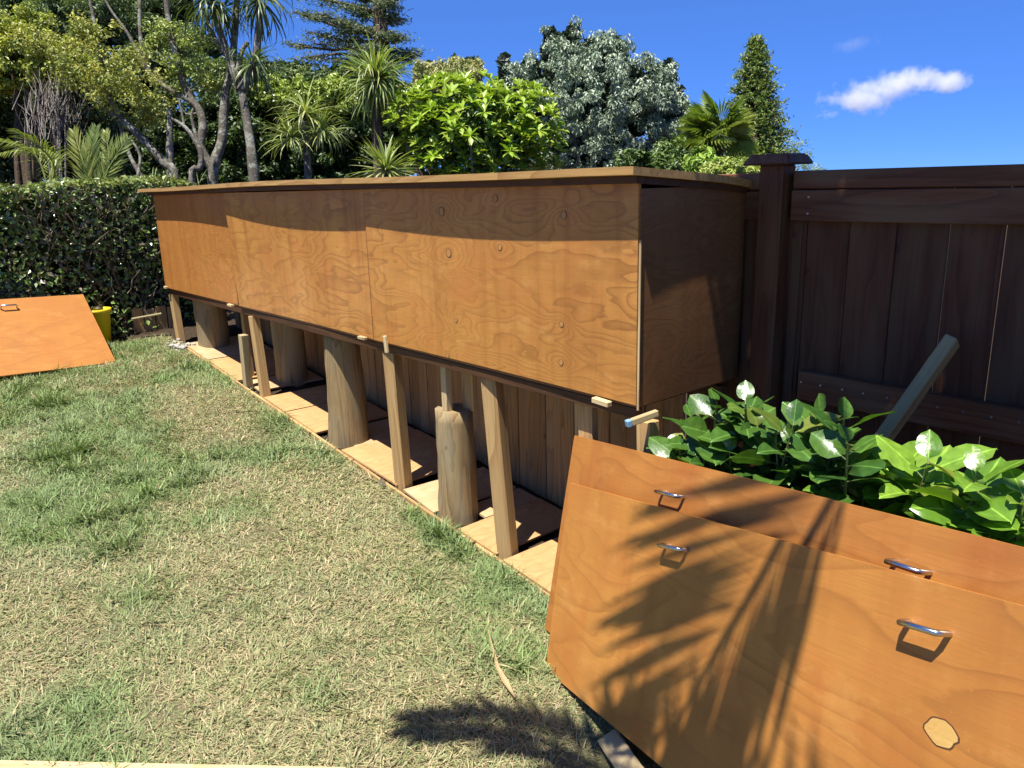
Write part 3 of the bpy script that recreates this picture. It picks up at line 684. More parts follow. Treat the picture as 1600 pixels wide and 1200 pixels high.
# rubble where the edging ends, leaf litter
def chips(name, pts, mat, label, cat):
    bm = bmesh.new()
    for p, r in pts:
        g = bmesh.ops.create_icosphere(bm, subdivisions=1, radius=r)
        for v in g['verts']: v.co = Vector((v.co.x*random.uniform(.7, 1.3), v.co.y*random.uniform(.7, 1.3), v.co.z*random.uniform(.4, .9)))+Vector(p)
    return tag(link(name, bm_mesh(bm, name), mat), label, cat, kind='stuff')
pts = []
for i in range(46):
    y = 8.8+random.gauss(0, .10); x = 2.62+random.gauss(0, .06); pts.append(((x, y, gz(y)+random.uniform(0, .05)), random.uniform(.01, .03)))
chips('rubble', pts, M['stone'], 'small pale stones heaped at the far end of the floor', 'stones')

# ------------------------------------------------------------ foliage
def leaf_cloud(name, P, Nn, size, ratio, cols, mat, parent, kind=None, fold=.18, up=None):
    """P: centres, Nn: normals. every leaf is a folded, pointed blade of four triangles"""
    n = len(P); Nn = Nn/np.linalg.norm(Nn, axis=1)[:, None]
    r = rng.normal(0, 1, (n, 3)) if up is None else up+rng.normal(0, .35, (n, 3))
    d = r-Nn*(r*Nn).sum(1)[:, None]; d /= np.linalg.norm(d, axis=1)[:, None]; s = np.cross(Nn, d)
    L = size[:, None]; Wd = L*ratio
    b = P-d*L*.5; tip = P+d*L*.5-Nn*L*.12; m = P+d*L*.02
    l_ = m+s*Wd*.5+Nn*L*fold*ratio; r_ = m-s*Wd*.5+Nn*L*fold*ratio
    V = np.stack([b, l_, tip, r_], 1).reshape(-1, 3); i = (np.arange(n)*4)[:, None]
    T = np.concatenate([i+np.array([[0, 2, 1]]), i+np.array([[0, 3, 2]])], 0)
    o = link(name, fast_mesh(name, V, T, np.repeat(cols, 4, 0)), mat, parent)
    if kind: o['kind'] = kind
    return o
def colmix(n, c1, c2, k=None, var=.22):
    k = rng.random(n) if k is None else k
    c = np.array(c1)*(1-k[:, None])+np.array(c2)*k[:, None]
    return np.clip(c*rng.uniform(1-var, 1+var, n)[:, None], 0, 1)
def ells_to_world(ells, D):
    out = []
    for e in ells:
        u, v, ru, rv = e[:4]; d = D+(e[5] if len(e) > 5 else 0); out.append((np.array(at(u, v, d)), ru/F_PX*d, (e[4] if len(e) > 4 and e[4] else ru/F_PX*d), rv/F_PX*d))
    return out
RH = np.array([math.cos(YAW), -math.sin(YAW), 0]); FH = np.array([math.sin(YAW), math.cos(YAW), 0])
def canopy(ells, D, nc, cr, per, shell=.5, front=True):
    """clumps inside ellipsoids, leaves in clumps. returns positions and outward normals"""
    W = ells_to_world(ells, D); vol = np.array([(a*b*c)**(2/3) for _, a, b, c in W]); vol /= vol.sum()
    Ps = []; Ns = []; K = []
    for (c, a, b, h), f in zip(W, vol):
        m = max(3, int(nc*f)); q = rng.normal(0, 1, (m, 3)); q /= np.linalg.norm(q, axis=1)[:, None]
        q *= (shell+(1-shell)*rng.random((m, 1)))
        if front: q[:, 1] = -np.abs(q[:, 1])*np.where(rng.random(m) < .75, 1, -1)
        cc = c+RH*(q[:, :1]*a)+FH*(q[:, 1:2]*b)+np.array([0, 0, 1])*(q[:, 2:]*h)
        for j in range(m):
            k = int(per*rng.uniform(.6, 1.4)); g = rng.normal(0, 1, (k, 3)); g /= np.linalg.norm(g, axis=1)[:, None]
            rr = cr*rng.uniform(.6, 1.35)
            p = cc[j]+g*rr*(rng.random((k, 1))**.45)*np.array([1, 1, .8])
            Ps.append(p); Ns.append(g*.7+np.array([0, 0, .55])+rng.normal(0, .45, (k, 3))); K.append(np.full(k, rng.random()))
    return np.concatenate(Ps), np.concatenate(Ns), np.concatenate(K)
M['leaf'] = leafmat('matt_leaves', .5, .22)
M['leaf_gloss'] = leafmat('glossy_leaves', .28, .18, .6)
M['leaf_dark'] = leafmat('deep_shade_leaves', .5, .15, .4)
M['leaf_silver'] = leafmat('silvery_leaves', .42, .15, .5, (1, 1.1, .8))
M['bark_grey'] = bark('grey_bark', (.20, .18, .14), (.10, .085, .065), (.33, .33, .27))
M['bark_brown'] = bark('brown_bark', (.17, .12, .08), (.08, .055, .035))
M['twig_pale'] = bark('pale_dry_twig', (.42, .37, .31), (.26, .22, .18))
M['twig'] = bark('dry_twig', (.26, .21, .15), (.14, .11, .08))

def base(u, D, v=300):
    p = at(u, v, D); return Vector((p.x, p.y, g1(p.x, p.y)))
def plant(name, u, D, label, cat, group=None): return empty(name, base(u, D), label, cat, group)
def trunk_to(root, u, v, D, r, mat, name='trunk', lean=0):
    b = root.location; t = at(u, v, D); m = (b+t)/2+Vector((random.uniform(-.1, .1), random.uniform(-.1, .1), 0))
    tubes(name, [([b, m, t], [r*1.3, r, r*.7])], mat, root)

# --- clipped hedge
hd = empty('clipped_hedge', (0, 9.9, gz(9.6)), 'clipped glossy green hedge with bare twigs behind the tilted door', 'hedge')
n = 30000
hx = rng.uniform(-6.2, 3.3, n); top = .13+.03*np.sin(hx*3)+.02*np.sin(hx*7)
face = rng.random(n)
hz = np.where(face < .70, rng.uniform(-1.72, .12, n), top+rng.normal(0, .02, n)); hy = np.where(face < .70, 9.56+np.abs(rng.normal(0, .09, n))-.05*np.sin(hx*4+hz*5), rng.uniform(9.5, 10.6, n))
bot = -1.50+.1*np.sin(hx*5); ok = (hz > bot) | (rng.random(n) < .12)
thin = (hx > 1.6) & (hz < -.1) & (rng.random(n) < .45); ok &= ~thin
hx, hy, hz, tp = hx[ok], hy[ok], hz[ok], (face >= .70)[ok]; n = len(hx)
P = np.stack([hx, hy, hz], 1); Nn = rng.normal(0, .75, (n, 3))+np.where(tp[:, None], np.array([[0, -.2, 1.0]]), np.array([[0, -.65, .85]]))
cols = colmix(n, (.09, .16, .03), (.26, .35, .10)); cols = np.where(tp[:, None], colmix(n, (.16, .22, .05), (.30, .33, .09)), cols)
dryl = rng.random(n) < np.where(hx > 1.4, .38, .12); cols = np.where(dryl[:, None] & ~tp[:, None], colmix(n, (.22, .20, .12), (.14, .11, .07)), cols)
leaf_cloud('foliage', P, Nn, rng.uniform(.045, .085, n), .62, cols, M['leaf_gloss'], hd, 'stuff')
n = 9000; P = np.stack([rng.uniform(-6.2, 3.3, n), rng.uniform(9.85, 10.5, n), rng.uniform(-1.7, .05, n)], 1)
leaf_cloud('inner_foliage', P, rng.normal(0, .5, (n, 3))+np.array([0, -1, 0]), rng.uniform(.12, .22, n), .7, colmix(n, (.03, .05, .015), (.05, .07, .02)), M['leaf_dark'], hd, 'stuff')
paths = []
for i in range(420):
    x = random.uniform(-3.5, 3.0) if i % 3 else random.uniform(1.5, 2.9); z = random.uniform(-1.6, -.1); yy = 9.55+random.random()*.3
    d = Vector((random.gauss(0, .25), random.gauss(0, .1), random.uniform(.25, .7))); L = random.uniform(.25, .7)
    p = Vector((x, yy, z)); q = p+d*L; m = (p+q)/2+Vector((random.gauss(0, .03), 0, 0)); paths.append(([p, m, q], [.007, .005, .003]))
tubes('twigs', paths, M['twig'], hd, 4, 0, 1)['kind'] = 'stuff'
paths = [([(2.15+i*.12, 9.6, -1.7), (2.2+i*.17+random.uniform(-.1, .1), 9.68, -1.2), (2.0+i*.25, 9.7, -.6)], [.03, .022, .01]) for i in range(4)]
tubes('stem', paths, M['bark_brown'], hd, 6)

# --- single leaves that are objects of their own
def leaf_mesh(name, ratio, cup, tipdrop, nl=6, wave=0):
    Vs = []; Fs = []
    for i in range(nl+1):
        t = i/nl; w = ratio*.5*(max(0, math.sin(math.pi*min(1, t**.85)))**.55)+(.012 if i in (0,) else 0)
        z = -tipdrop*t*t
        for k in (-1, -.5, 0, .5, 1):
            Vs.append((t, w*k, z+cup*abs(k)**1.3*ratio*math.sin(math.pi*t)+wave*math.sin(t*9+k*2)*abs(k)))
    for i in range(nl):
        for k in range(4): a = i*5+k; Fs.append((a, a+5, a+6, a+1))
    return fast_mesh(name, Vs, Fs, smooth=True)
def strap_mesh(name, ratio, droop, fold=.15, nl=5):
    Vs = []; Fs = []; x = z = 0; a = .0
    for i in range(nl+1):
        t = i/nl; w = ratio*.5*(min(1, .45+t*2.2))*(1-t**2.2)+.001
        Vs += [(x, -w, z+fold*w), (x, 0, z-fold*w*.5), (x, w, z+fold*w)]
        x += math.cos(a)/nl; z -= math.sin(a)/nl; a += droop*2*t/nl*1.6+droop*.2
    for i in range(nl):
        for k in range(2): q = i*3+k; Fs.append((q, q+3, q+4, q+1))
    return fast_mesh(name, Vs, Fs, smooth=True)
def put(name, me, mat, parent, P, d, L, roll=0, wscale=1, upv=Vector((0, 0, 1))):
    d = Vector(d).normalized(); s = upv.cross(d)
    if s.length < .05: s = Vector((1, 0, 0))
    s.normalize(); n = d.cross(s)
    if roll: q = Matrix.Rotation(roll, 3, d); s = q @ s; n = q @ n
    Mw = Matrix((d*L, s*L*wscale, n*L)).transposed().to_4x4(); Mw.translation = P
    return link(name, me, mat, parent, Mw)

# --- broadleaf shrubs in the garden bed
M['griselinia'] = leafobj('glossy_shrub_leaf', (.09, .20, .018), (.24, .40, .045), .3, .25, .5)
M['griselinia_shaded'] = leafobj('shaded_glossy_shrub_leaf', (.035, .095, .016), (.10, .20, .03), .3, .2, .5)  # shaded copy of the shrub leaf, the shade is in its colour
GL = [leaf_mesh('leaf', .72, .10, .10, wave=.02), leaf_mesh('leaf', .82, .16, .22, wave=.035), leaf_mesh('leaf', .66, .05, .16, wave=.03), leaf_mesh('leaf', .76, -.05, .12, wave=.03)]
def gset(mat):
    out = []
    for g in GL: c = g.copy(); c.materials.clear(); c.materials.append(mat); out.append(c)
    return out
def broad_shrub(label, tips, gm, nsub, leafL, gb, seed):
    random.seed(seed)
    tips = [Vector(t) for t in tips]; c = sum(tips, Vector())/len(tips); b = Vector((c.x+.05, c.y-.0, g1(c.x, c.y)))
    e = empty('broadleaf_shrub', b, label, 'shrub', 'glossy shrubs in the garden bed'); paths = []; nlf = 0
    for t in tips:
        st = b+Vector((random.uniform(-.12, .12), random.uniform(-.12, .12), 0)); m = st.lerp(t, .55)+Vector((random.gauss(0, .05), random.gauss(0, .05), .05))
        paths.append(([st, m, t], [.014, .010, .004]))
        ax_ = (t-m).normalized()
        # leaves spiral down the last part of the stem
        for k in range(nsub):
            f = 1-k/nsub*.36; p = m.lerp(t, f); an = k*2.4+random.uniform(-.3, .3); side = ax_.orthogonal().normalized(); side = Matrix.Rotation(an, 3, ax_) @ side
            up_ = .6-.6*(k/nsub); d = (side+ax_*up_+Vector((0, 0, .15))).normalized()
            L = leafL*random.uniform(.7, 1.1)*(0.62 if k < 2 else 1)
            pet = p+d*L*.18; paths.append(([p, pet], [.003, .0025]))
            put('leaf', random.choice(gm), None, e, pet, d, L, random.gauss(0, .35)); nlf += 1
    o = tubes('stem', paths, M['leafstem'], e, 5, 0, 1)
    return e
M['leafstem'] = flat('green_stem', (.16, .20, .05), .5)
gA = gset(M['griselinia']); gB = gset(M['griselinia_shaded'])
def P3(u, v, D):
    # somewhere between the rear door's top edge and the fence
    e0 = Vector((2.758, 2.77, -1.283)); ea = Vector((-.305, -.937, .171)).normalized(); best = min((abs((800+F_PX*((e0+ea*t_).dot(RT))/((e0+ea*t_).dot(FW)))-u), t_) for t_ in [k*.02 for k in range(150)])
    return at(u, v, (e0+ea*best[1]).dot(FW)+.10+random.uniform(.10, .40))
random.seed(5)
broad_shrub('sunlit glossy green shrub nearest the camera, overhanging the rear plywood door',
    [P3(1345, 735, 2.55), P3(1395, 725, 2.45), P3(1440, 765, 2.42), P3(1335, 775, 2.5), P3(1420, 790, 2.36), P3(1490, 760, 2.45), P3(1525, 745, 2.5), P3(1450, 725, 2.65), P3(1385, 770, 2.5), P3(1475, 800, 2.45)], gA, 9, .175, 1, 21)
broad_shrub('sunlit glossy shrub at the right edge of the bed, beside the rear door edge',
    [P3(1565, 810, 2.2), P3(1545, 835, 2.12), P3(1600, 780, 2.3), P3(1505, 815, 2.2), P3(1635, 815, 2.2), P3(1605, 860, 2.05), P3(1530, 775, 2.4)], gA, 8, .15, 1, 22)
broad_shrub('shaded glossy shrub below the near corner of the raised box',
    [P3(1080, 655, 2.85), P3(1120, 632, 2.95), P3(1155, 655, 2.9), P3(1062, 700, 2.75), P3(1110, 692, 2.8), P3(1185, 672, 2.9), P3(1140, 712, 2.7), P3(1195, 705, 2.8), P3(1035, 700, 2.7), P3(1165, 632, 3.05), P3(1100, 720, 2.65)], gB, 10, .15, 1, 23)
broad_shrub('shaded glossy shrub in the middle of the bed against the fence foot',
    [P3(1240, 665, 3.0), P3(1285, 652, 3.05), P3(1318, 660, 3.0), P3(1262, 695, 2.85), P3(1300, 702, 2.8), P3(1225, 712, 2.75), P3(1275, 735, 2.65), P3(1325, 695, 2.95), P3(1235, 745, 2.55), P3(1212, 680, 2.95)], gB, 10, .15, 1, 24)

# --- cabbage trees and rosettes
M['strap'] = leafobj('strap_leaf', (.10, .17, .045), (.30, .36, .11), .4, .2, .45, False)
M['strap_pale'] = leafobj('pale_strap_leaf', (.22, .30, .09), (.50, .50, .22), .4, .2, .45, False)
M['strap_dark'] = leafobj('dark_strap_leaf', (.05, .09, .03), (.17, .22, .08), .42, .15, .45, False)
def smesh(mat, ratio, dr):
    out = []
    for d in dr:
        m = strap_mesh('leaf', ratio, d); m.materials.append(mat); out.append(m)
    return out
S_mid = smesh(M['strap'], .055, (.15, .5, .9)); S_pale = smesh(M['strap_pale'], .075, (.1, .3)); S_dark = smesh(M['strap_dark'], .05, (.5, 1.0, 1.5)); S_pm = smesh(M['strap_pale'], .05, (.2, .6, 1.0))
def rosette(root, c, R, n, ms, lo=-.5, hi=1.0, face=None):
    c = Vector(c)
    for i in range(n):
        z = random.uniform(lo, hi); an = random.uniform(0, 2*math.pi); r = math.sqrt(max(0, 1-z*z)); d = Vector((r*math.cos(an), r*math.sin(an), z))
        if face is not None: d = (d+Vector(face)*.5).normalized()
        put('leaf', random.choice(ms), None, root, c+d*R*.06, d, R*random.uniform(.75, 1.08), random.gauss(0, .2))
random.seed(31)
GC = 'cabbage trees behind the box'
r1 = plant('cabbage_tree', 598, 11, 'cabbage tree with one big round spiky head of leaves above the box middle', 'tree', GC)
trunk_to(r1, 588, 128, 11, .085, M['bark_brown']); rosette(r1, at(588, 125, 11), .72, 290, S_mid+S_pm, -.9, .98)
r2 = plant('cabbage_tree', 470, 11.5, 'small cabbage tree with three spiky heads left of the big round one', 'tree', GC)
trunk_to(r2, 476, 190, 11.5, .06, M['bark_grey']); b0 = at(472, 230, 11.5)
[tubes('branch', [([b0, at(uu, vv, 11.5)], [.035, .03])], M['bark_grey'], r2) for uu, vv in ((458, 218), (498, 212))]
for (u, v, R) in ((478, 178, .58), (455, 216, .52), (503, 205, .50)): rosette(r2, at(u, v, 11.4), R, 95, S_pm, -.5, .95)
r3 = plant('spiky_rosette', 603, 9.6, 'single pale yellow-green spiky rosette peeking over the box lid', 'plant')
trunk_to(r3, 603, 268, 9.6, .05, M['bark_brown'], 'stem'); rosette(r3, at(603, 266, 9.5), .47, 110, S_pale, -.35, .95, -FH)
r4 = plant('cabbage_tree', 398, 12, 'tall cabbage tree with several drooping dark heads beside the grey trunk', 'tree', GC)
D4 = 12; fork = at(377, 140, D4)
tubes('trunk', [([r4.location, at(398, 285, D4), at(388, 200, D4), fork], [.10, .082, .07, .06]), ([fork, at(358, 90, D4), at(340, 40, D4), at(328, -10, D4)], [.09, .06, .05, .045]), ([fork, at(398, 95, D4), at(404, 40, D4), at(405, -10, D4)], [.09, .06, .05, .045]), ([at(372, 110, D4), at(378, 80, D4), at(388, 66, D4)], [.05, .035, .03])], M['bark_grey'], r4)
for (u, v, R, k) in ((325, -2, .80, 85), (405, -2, .80, 80), (395, 100, .68, 80), (350, 12, .66, 50)): rosette(r4, at(u, v, D4), R, k, S_dark, -.9, .8)

# --- bright whorled shrub
M['bright'] = leafobj('bright_shrub_leaf', (.22, .36, .03), (.40, .50, .07), .38, .25, .45)
M['bright_c'] = leafmat('bright_shrub_leaves', .38, .25, .45)
BL = [leaf_mesh('leaf', .36, .08, .22, 3), leaf_mesh('leaf', .42, .05, .35, 3)]
for m in BL: m.materials.append(M['bright'])
bs = plant('broadleaf_bush', 745, 11.2, 'large bright lime green bush with whorled leaves behind the box', 'bush')
Wl = ells_to_world([(740, 215, 118, 88, 1.0), (700, 160, 60, 40, .6), (820, 200, 55, 62, .8), (650, 190, 48, 55, .7), (800, 165, 45, 28, .6), (850, 235, 30, 35, .5)], 11.2)
cand = []
wts = [a*h for _, a, b, h in Wl]; random.seed(4)
for i in range(430):
    c, a, b, h = random.choices(Wl, wts)[0]; q = np.array([random.gauss(0, 1) for _ in range(3)]); q /= np.linalg.norm(q); q[1] = -abs(q[1]) if random.random() < .8 else q[1]
    q *= random.uniform(.72, 1.02)
    cand.append((c+RH*q[0]*a+FH*q[1]*b+np.array([0, 0, 1])*q[2]*h, q))
tips = []
cand.sort(key=lambda t: float(np.dot(t[0], np.array(FW))))
VL = []; PP = []; DD = []; SS = []
for wi, (p, q) in enumerate(cand):
    axv = Vector(RH*q[0]+FH*q[1])*.7+Vector((0, 0, .75)); axv.normalize(); side = axv.orthogonal().normalized()
    for k in range(9):
        d = (Matrix.Rotation(k*2.4+random.uniform(-.2, .2), 3, axv) @ side)*random.uniform(.65, 1.1)+axv*random.uniform(.15, .8); d.normalize(); L = random.uniform(.12, .18)
        if wi < 32: put('leaf', random.choice(BL), None, bs, Vector(p), d, L, random.gauss(0, .3))
        else: VL.append((p, d, L))
P = np.array([np.array(p)+np.array(d)*L*.5 for p, d, L in VL]); Dv = np.array([tuple(d) for _, d, _ in VL]); Ls = np.array([L for *_, L in VL])
Nn = np.array([0, 0, 1.0])-Dv*Dv[:, 2:3]+rng.normal(0, .15, (len(P), 3))
def dir_leaves(name, P, Nn, Dv, Ls, ratio, cols, mat, parent, kind):
    Nn = Nn/np.linalg.norm(Nn, axis=1)[:, None]; s = np.cross(Nn, Dv); s /= np.linalg.norm(s, axis=1)[:, None]; L = Ls[:, None]; n = len(P)
    V = np.stack([P-Dv*L*.5, P+s*L*ratio*.5+Nn*L*.05+Dv*L*.1, P+Dv*L*.5-Nn*L*.12, P-s*L*ratio*.5+Nn*L*.05+Dv*L*.1], 1).reshape(-1, 3); i = (np.arange(n)*4)[:, None]
    o = link(name, fast_mesh(name, V, np.concatenate([i+np.array([[0, 2, 1]]), i+np.array([[0, 3, 2]])], 0), np.repeat(cols, 4, 0)), mat, parent); o['kind'] = kind
dir_leaves('foliage', P, Nn, Dv, Ls, .4, colmix(len(P), (.22, .35, .03), (.42, .50, .07)), M['bright_c'], bs, 'stuff')
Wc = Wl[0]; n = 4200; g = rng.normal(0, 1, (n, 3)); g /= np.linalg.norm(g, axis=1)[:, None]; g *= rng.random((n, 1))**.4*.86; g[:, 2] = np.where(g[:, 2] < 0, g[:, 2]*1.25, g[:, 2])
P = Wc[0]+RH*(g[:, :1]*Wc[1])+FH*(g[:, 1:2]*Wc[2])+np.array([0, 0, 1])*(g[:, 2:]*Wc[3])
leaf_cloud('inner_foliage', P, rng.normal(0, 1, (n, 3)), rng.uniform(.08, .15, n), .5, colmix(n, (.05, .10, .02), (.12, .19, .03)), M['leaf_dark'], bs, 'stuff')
paths = []
for i in range(16):
    t = cand[random.randrange(len(cand))][0]; b = bs.location; paths.append(([b, Vector(b).lerp(Vector(t), .5)+Vector((0, 0, -.12)), Vector(t)], [.035, .022, .008]))
tubes('branch', paths, M['bark_grey'], bs, 6)

def tree(name, label, cat, u, D, ells, nc, cr, per, lsize, ratio, c1, c2, mat, inner=None, group=None, trunk=True, up=None, shell=.5, var=.25, bk='bark_brown', tk=.1, top=None):
    e = plant(name, u, D, label, cat, group)
    P, Nn, K = canopy(ells, D, nc, cr, per, shell); n = len(P)
    leaf_cloud('crown', P, Nn, rng.uniform(lsize*.65, lsize*1.3, n), ratio, colmix(n, tuple(min(1, k*1.25) for k in c1), tuple(min(1, k*1.22) for k in c2), np.clip(K*.6+rng.random(n)*.4, 0, 1), var), mat, e, up=up)
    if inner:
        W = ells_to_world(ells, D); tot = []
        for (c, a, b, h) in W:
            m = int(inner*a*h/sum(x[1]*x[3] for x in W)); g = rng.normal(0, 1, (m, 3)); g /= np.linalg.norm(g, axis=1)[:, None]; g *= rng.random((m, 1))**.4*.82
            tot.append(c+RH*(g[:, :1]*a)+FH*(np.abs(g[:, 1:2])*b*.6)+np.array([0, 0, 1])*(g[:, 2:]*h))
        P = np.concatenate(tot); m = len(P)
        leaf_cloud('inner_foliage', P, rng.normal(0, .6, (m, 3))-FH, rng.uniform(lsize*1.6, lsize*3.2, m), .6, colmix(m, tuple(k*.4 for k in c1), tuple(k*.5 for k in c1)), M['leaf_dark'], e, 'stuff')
    if trunk:
        b = e.location; W = ells_to_world(ells, D); paths = []
        for i in range(9):
            c, a, bb, h = W[random.randrange(len(W))]; t = Vector(c+RH*random.uniform(-.6, .6)*a+np.array([0, 0, 1])*random.uniform(-.3, .7)*h)
            paths.append(([b, Vector(b).lerp(t, .45)+Vector((random.gauss(0, .1), random.gauss(0, .1), 0)), t], [tk, tk*.6, tk*.15]))
        tubes('trunk', paths, M[bk], e, 6)
    return e
UPV = np.array([0, 0, 1.0])
# silvery tree
tree('silver_leaf_tree', 'broad grey-green silvery tree with knobbly outline rising behind the box', 'tree', 930, 16,
     [(925, 165, 125, 95, 1.4), (880, 85, 42, 42, .5), (940, 95, 50, 45, .6), (830, 135, 40, 50, .6), (1015, 150, 45, 58, .7), (1040, 190, 35, 50, .5), (790, 120, 14, 40, .2), (895, 60, 12, 30, .2), (1045, 110, 12, 24, .2), (860, 65, 12, 26, .2), (930, 250, 135, 35, .8), (960, 75, 20, 22, .3), (1060, 170, 14, 40, .3)],
     430, .17, 95, .085, .42, (.13, .18, .11), (.42, .48, .35), M['leaf_silver'], 8000, up=UPV, bk='bark_grey', shell=.35)
# cream flowering shrub behind
tree('flowering_bush', 'pale cream flowering bush between cabbage tree and silvery tree', 'bush', 700, 14,
     [(700, 125, 62, 30, .6), (665, 115, 22, 22, .3), (735, 112, 26, 24, .3), (640, 150, 30, 22, .3), (712, 100, 12, 14, .2)], 130, .12, 60, .07, .45, (.16, .20, .06), (.55, .50, .26), M['leaf'], 700, up=UPV)
# dark dense wall of evergreen behind the cabbage trees
tree('evergreen_screen', 'tall dense dark evergreen screen with sunlit yellow-green tops behind the cabbage trees', 'hedge', 480, 14.5,
     [(480, 235, 190, 80, .9), (450, 160, 110, 48, .7), (560, 170, 80, 60, .7), (380, 210, 90, 90, .7), (520, 150, 60, 30, .5), (620, 220, 60, 70, .6), (300, 230, 90, 70, .7), (430, 290, 200, 40, .6)],
     560, .17, 80, .09, .6, (.035, .06, .016), (.075, .12, .025), M['leaf'], 6500, trunk=False)
tree('screen_sunlit_top', 'sunlit top of the dark screen painted in yellow-green leaves, left of the round cabbage tree', 'bush', 480, 13.9,
     [(470, 150, 75, 26, .5), (520, 140, 45, 22, .4), (430, 135, 40, 20, .4), (560, 165, 40, 30, .4)], 150, .13, 75, .075, .6, (.17, .23, .035), (.36, .42, .09), M['leaf_gloss'], 600, trunk=False)  # sunlight on the screen's top is given as brighter leaf colour
# conical conifer
cn = plant('conical_conifer', 1185, 24, 'tall narrow cone shaped conifer standing above the fence post', 'tree')
Dn = 24; paths = []; P = []; Nn = []
tipc = np.array(at(1182, 62, Dn)); basez = cn.location.z; axv = np.array([cn.location.x, cn.location.y]); Hc = tipc[2]-np.array(at(1190, 262, Dn))[2]
paths.append(([cn.location, Vector(tipc)], [.2, .03]))
for j in range(44):
    f = j/44; zz = tipc[2]-f*Hc*1.15; R_ = (.14+1.28*f**.8)*(1+.16*math.sin(j*1.25))
    nb = int(7+10*f)
    for k in range(nb):
        an = 2*math.pi*(k/nb)+j*1.3+random.uniform(-.2, .2); rr = R_*random.uniform(.75, 1.1); c = np.array([tipc[0]+(axv[0]-tipc[0])*f*.3, tipc[1]+(axv[1]-tipc[1])*f*.3, zz]); o_ = np.array([math.cos(an), math.sin(an), .28])
        m = int(26+20*f); t = rng.random((m, 1))**.6; p = c+o_*t*rr+rng.normal(0, .055, (m, 3)); P.append(p); Nn.append(rng.normal(0, .6, (m, 3))+np.array([0, 0, .8]))
        paths.append(([c, c+o_*rr*.9], [.03, .012]))
P = np.concatenate(P); Nn = np.concatenate(Nn); n = len(P)
leaf_cloud('crown', P, Nn, rng.uniform(.09, .16, n), .4, colmix(n, (.08, .14, .03), (.32, .40, .09)), M['leaf'], cn)
tubes('trunk', paths, M['bark_brown'], cn, 5, 0, 1)
# fan palm
def fan_mesh(name, n=22, mat=None):
    Vs = []; Fs = []
    for k in range(n):
        an = -1.9+3.8*k/(n-1); dx, dy = math.cos(an), math.sin(an); px, py = -dy, dx; i = len(Vs); L = 1-.18*abs(an)/1.9
        Vs += [(dx*.06, dy*.06, 0), (dx*.55*L+px*.038, dy*.55*L+py*.038, .02), (dx*.55*L-px*.038, dy*.55*L-py*.038, -.02), (dx*L, dy*L, -.14-random.random()*.06)]
        Fs += [(i, i+1, i+3), (i, i+3, i+2)]
    m = fast_mesh(name, Vs, Fs); m.materials.append(mat); return m
M['fan'] = leafobj('fan_palm_leaf', (.20, .28, .045), (.42, .46, .10), .42, .2, .45, False)
FM = [fan_mesh('frond', 22, M['fan']) for _ in range(2)]
fp = plant('fan_palm', 1125, 13, 'fan palm with stiff round fronds left of the cone shaped conifer', 'palm')
trunk_to(fp, 1122, 215, 13, .12, M['bark_brown'])
pc_ = at(1122, 210, 13); paths = []
random.seed(12)
for i in range(44):
    z = random.uniform(-.5, 1); an = random.uniform(0, 6.28); r = math.sqrt(1-min(1, z*z)); d = Vector((r*math.cos(an), r*math.sin(an), z)); L = random.uniform(.2, .36)
    q = pc_+d*L; paths.append(([pc_, q], [.012, .008])); put('frond', random.choice(FM), None, fp, q, d, random.uniform(.38, .52), random.gauss(0, .4))
tubes('stalk', paths, M['leafstem'], fp, 5, 0, 1)
# low bushes just behind the fence
GB = 'low bushes beyond the fence'
tree('low_bush', 'low pale yellow-green bush just over the lid near the fence post', 'bush', 1150, 9.5, [(1150, 268, 52, 20, .4), (1190, 262, 25, 18, .3), (1120, 275, 30, 22, .3)], 70, .09, 70, .055, .5, (.20, .26, .05), (.38, .42, .10), M['leaf'], 400, GB, False)
tree('low_bush', 'small lime green bush under the fan palm, left of the pale bush', 'bush', 1098, 9.9, [(1098, 258, 24, 24, .25)], 26, .10, 40, .10, .4, (.16, .28, .04), (.34, .42, .08), M['leaf_gloss'], 160, GB, False)
tree('low_bush', 'thin feathery grey-green bush tip right of the conifer', 'bush', 1245, 16, [(1242, 240, 22, 22, .4), (1270, 268, 26, 12, .3)], 22, .14, 45, .05, .35, (.16, .23, .10), (.32, .40, .20), M['leaf'], None, GB, False)
tree('low_bush', 'shaded dark bush between bright bush and fan palm', 'bush', 1060, 12, [(1060, 262, 40, 40, .5), (1010, 270, 60, 35, .5)], 60, .14, 60, .08, .5, (.05, .09, .02), (.16, .23, .05), M['leaf'], 400, GB, False)

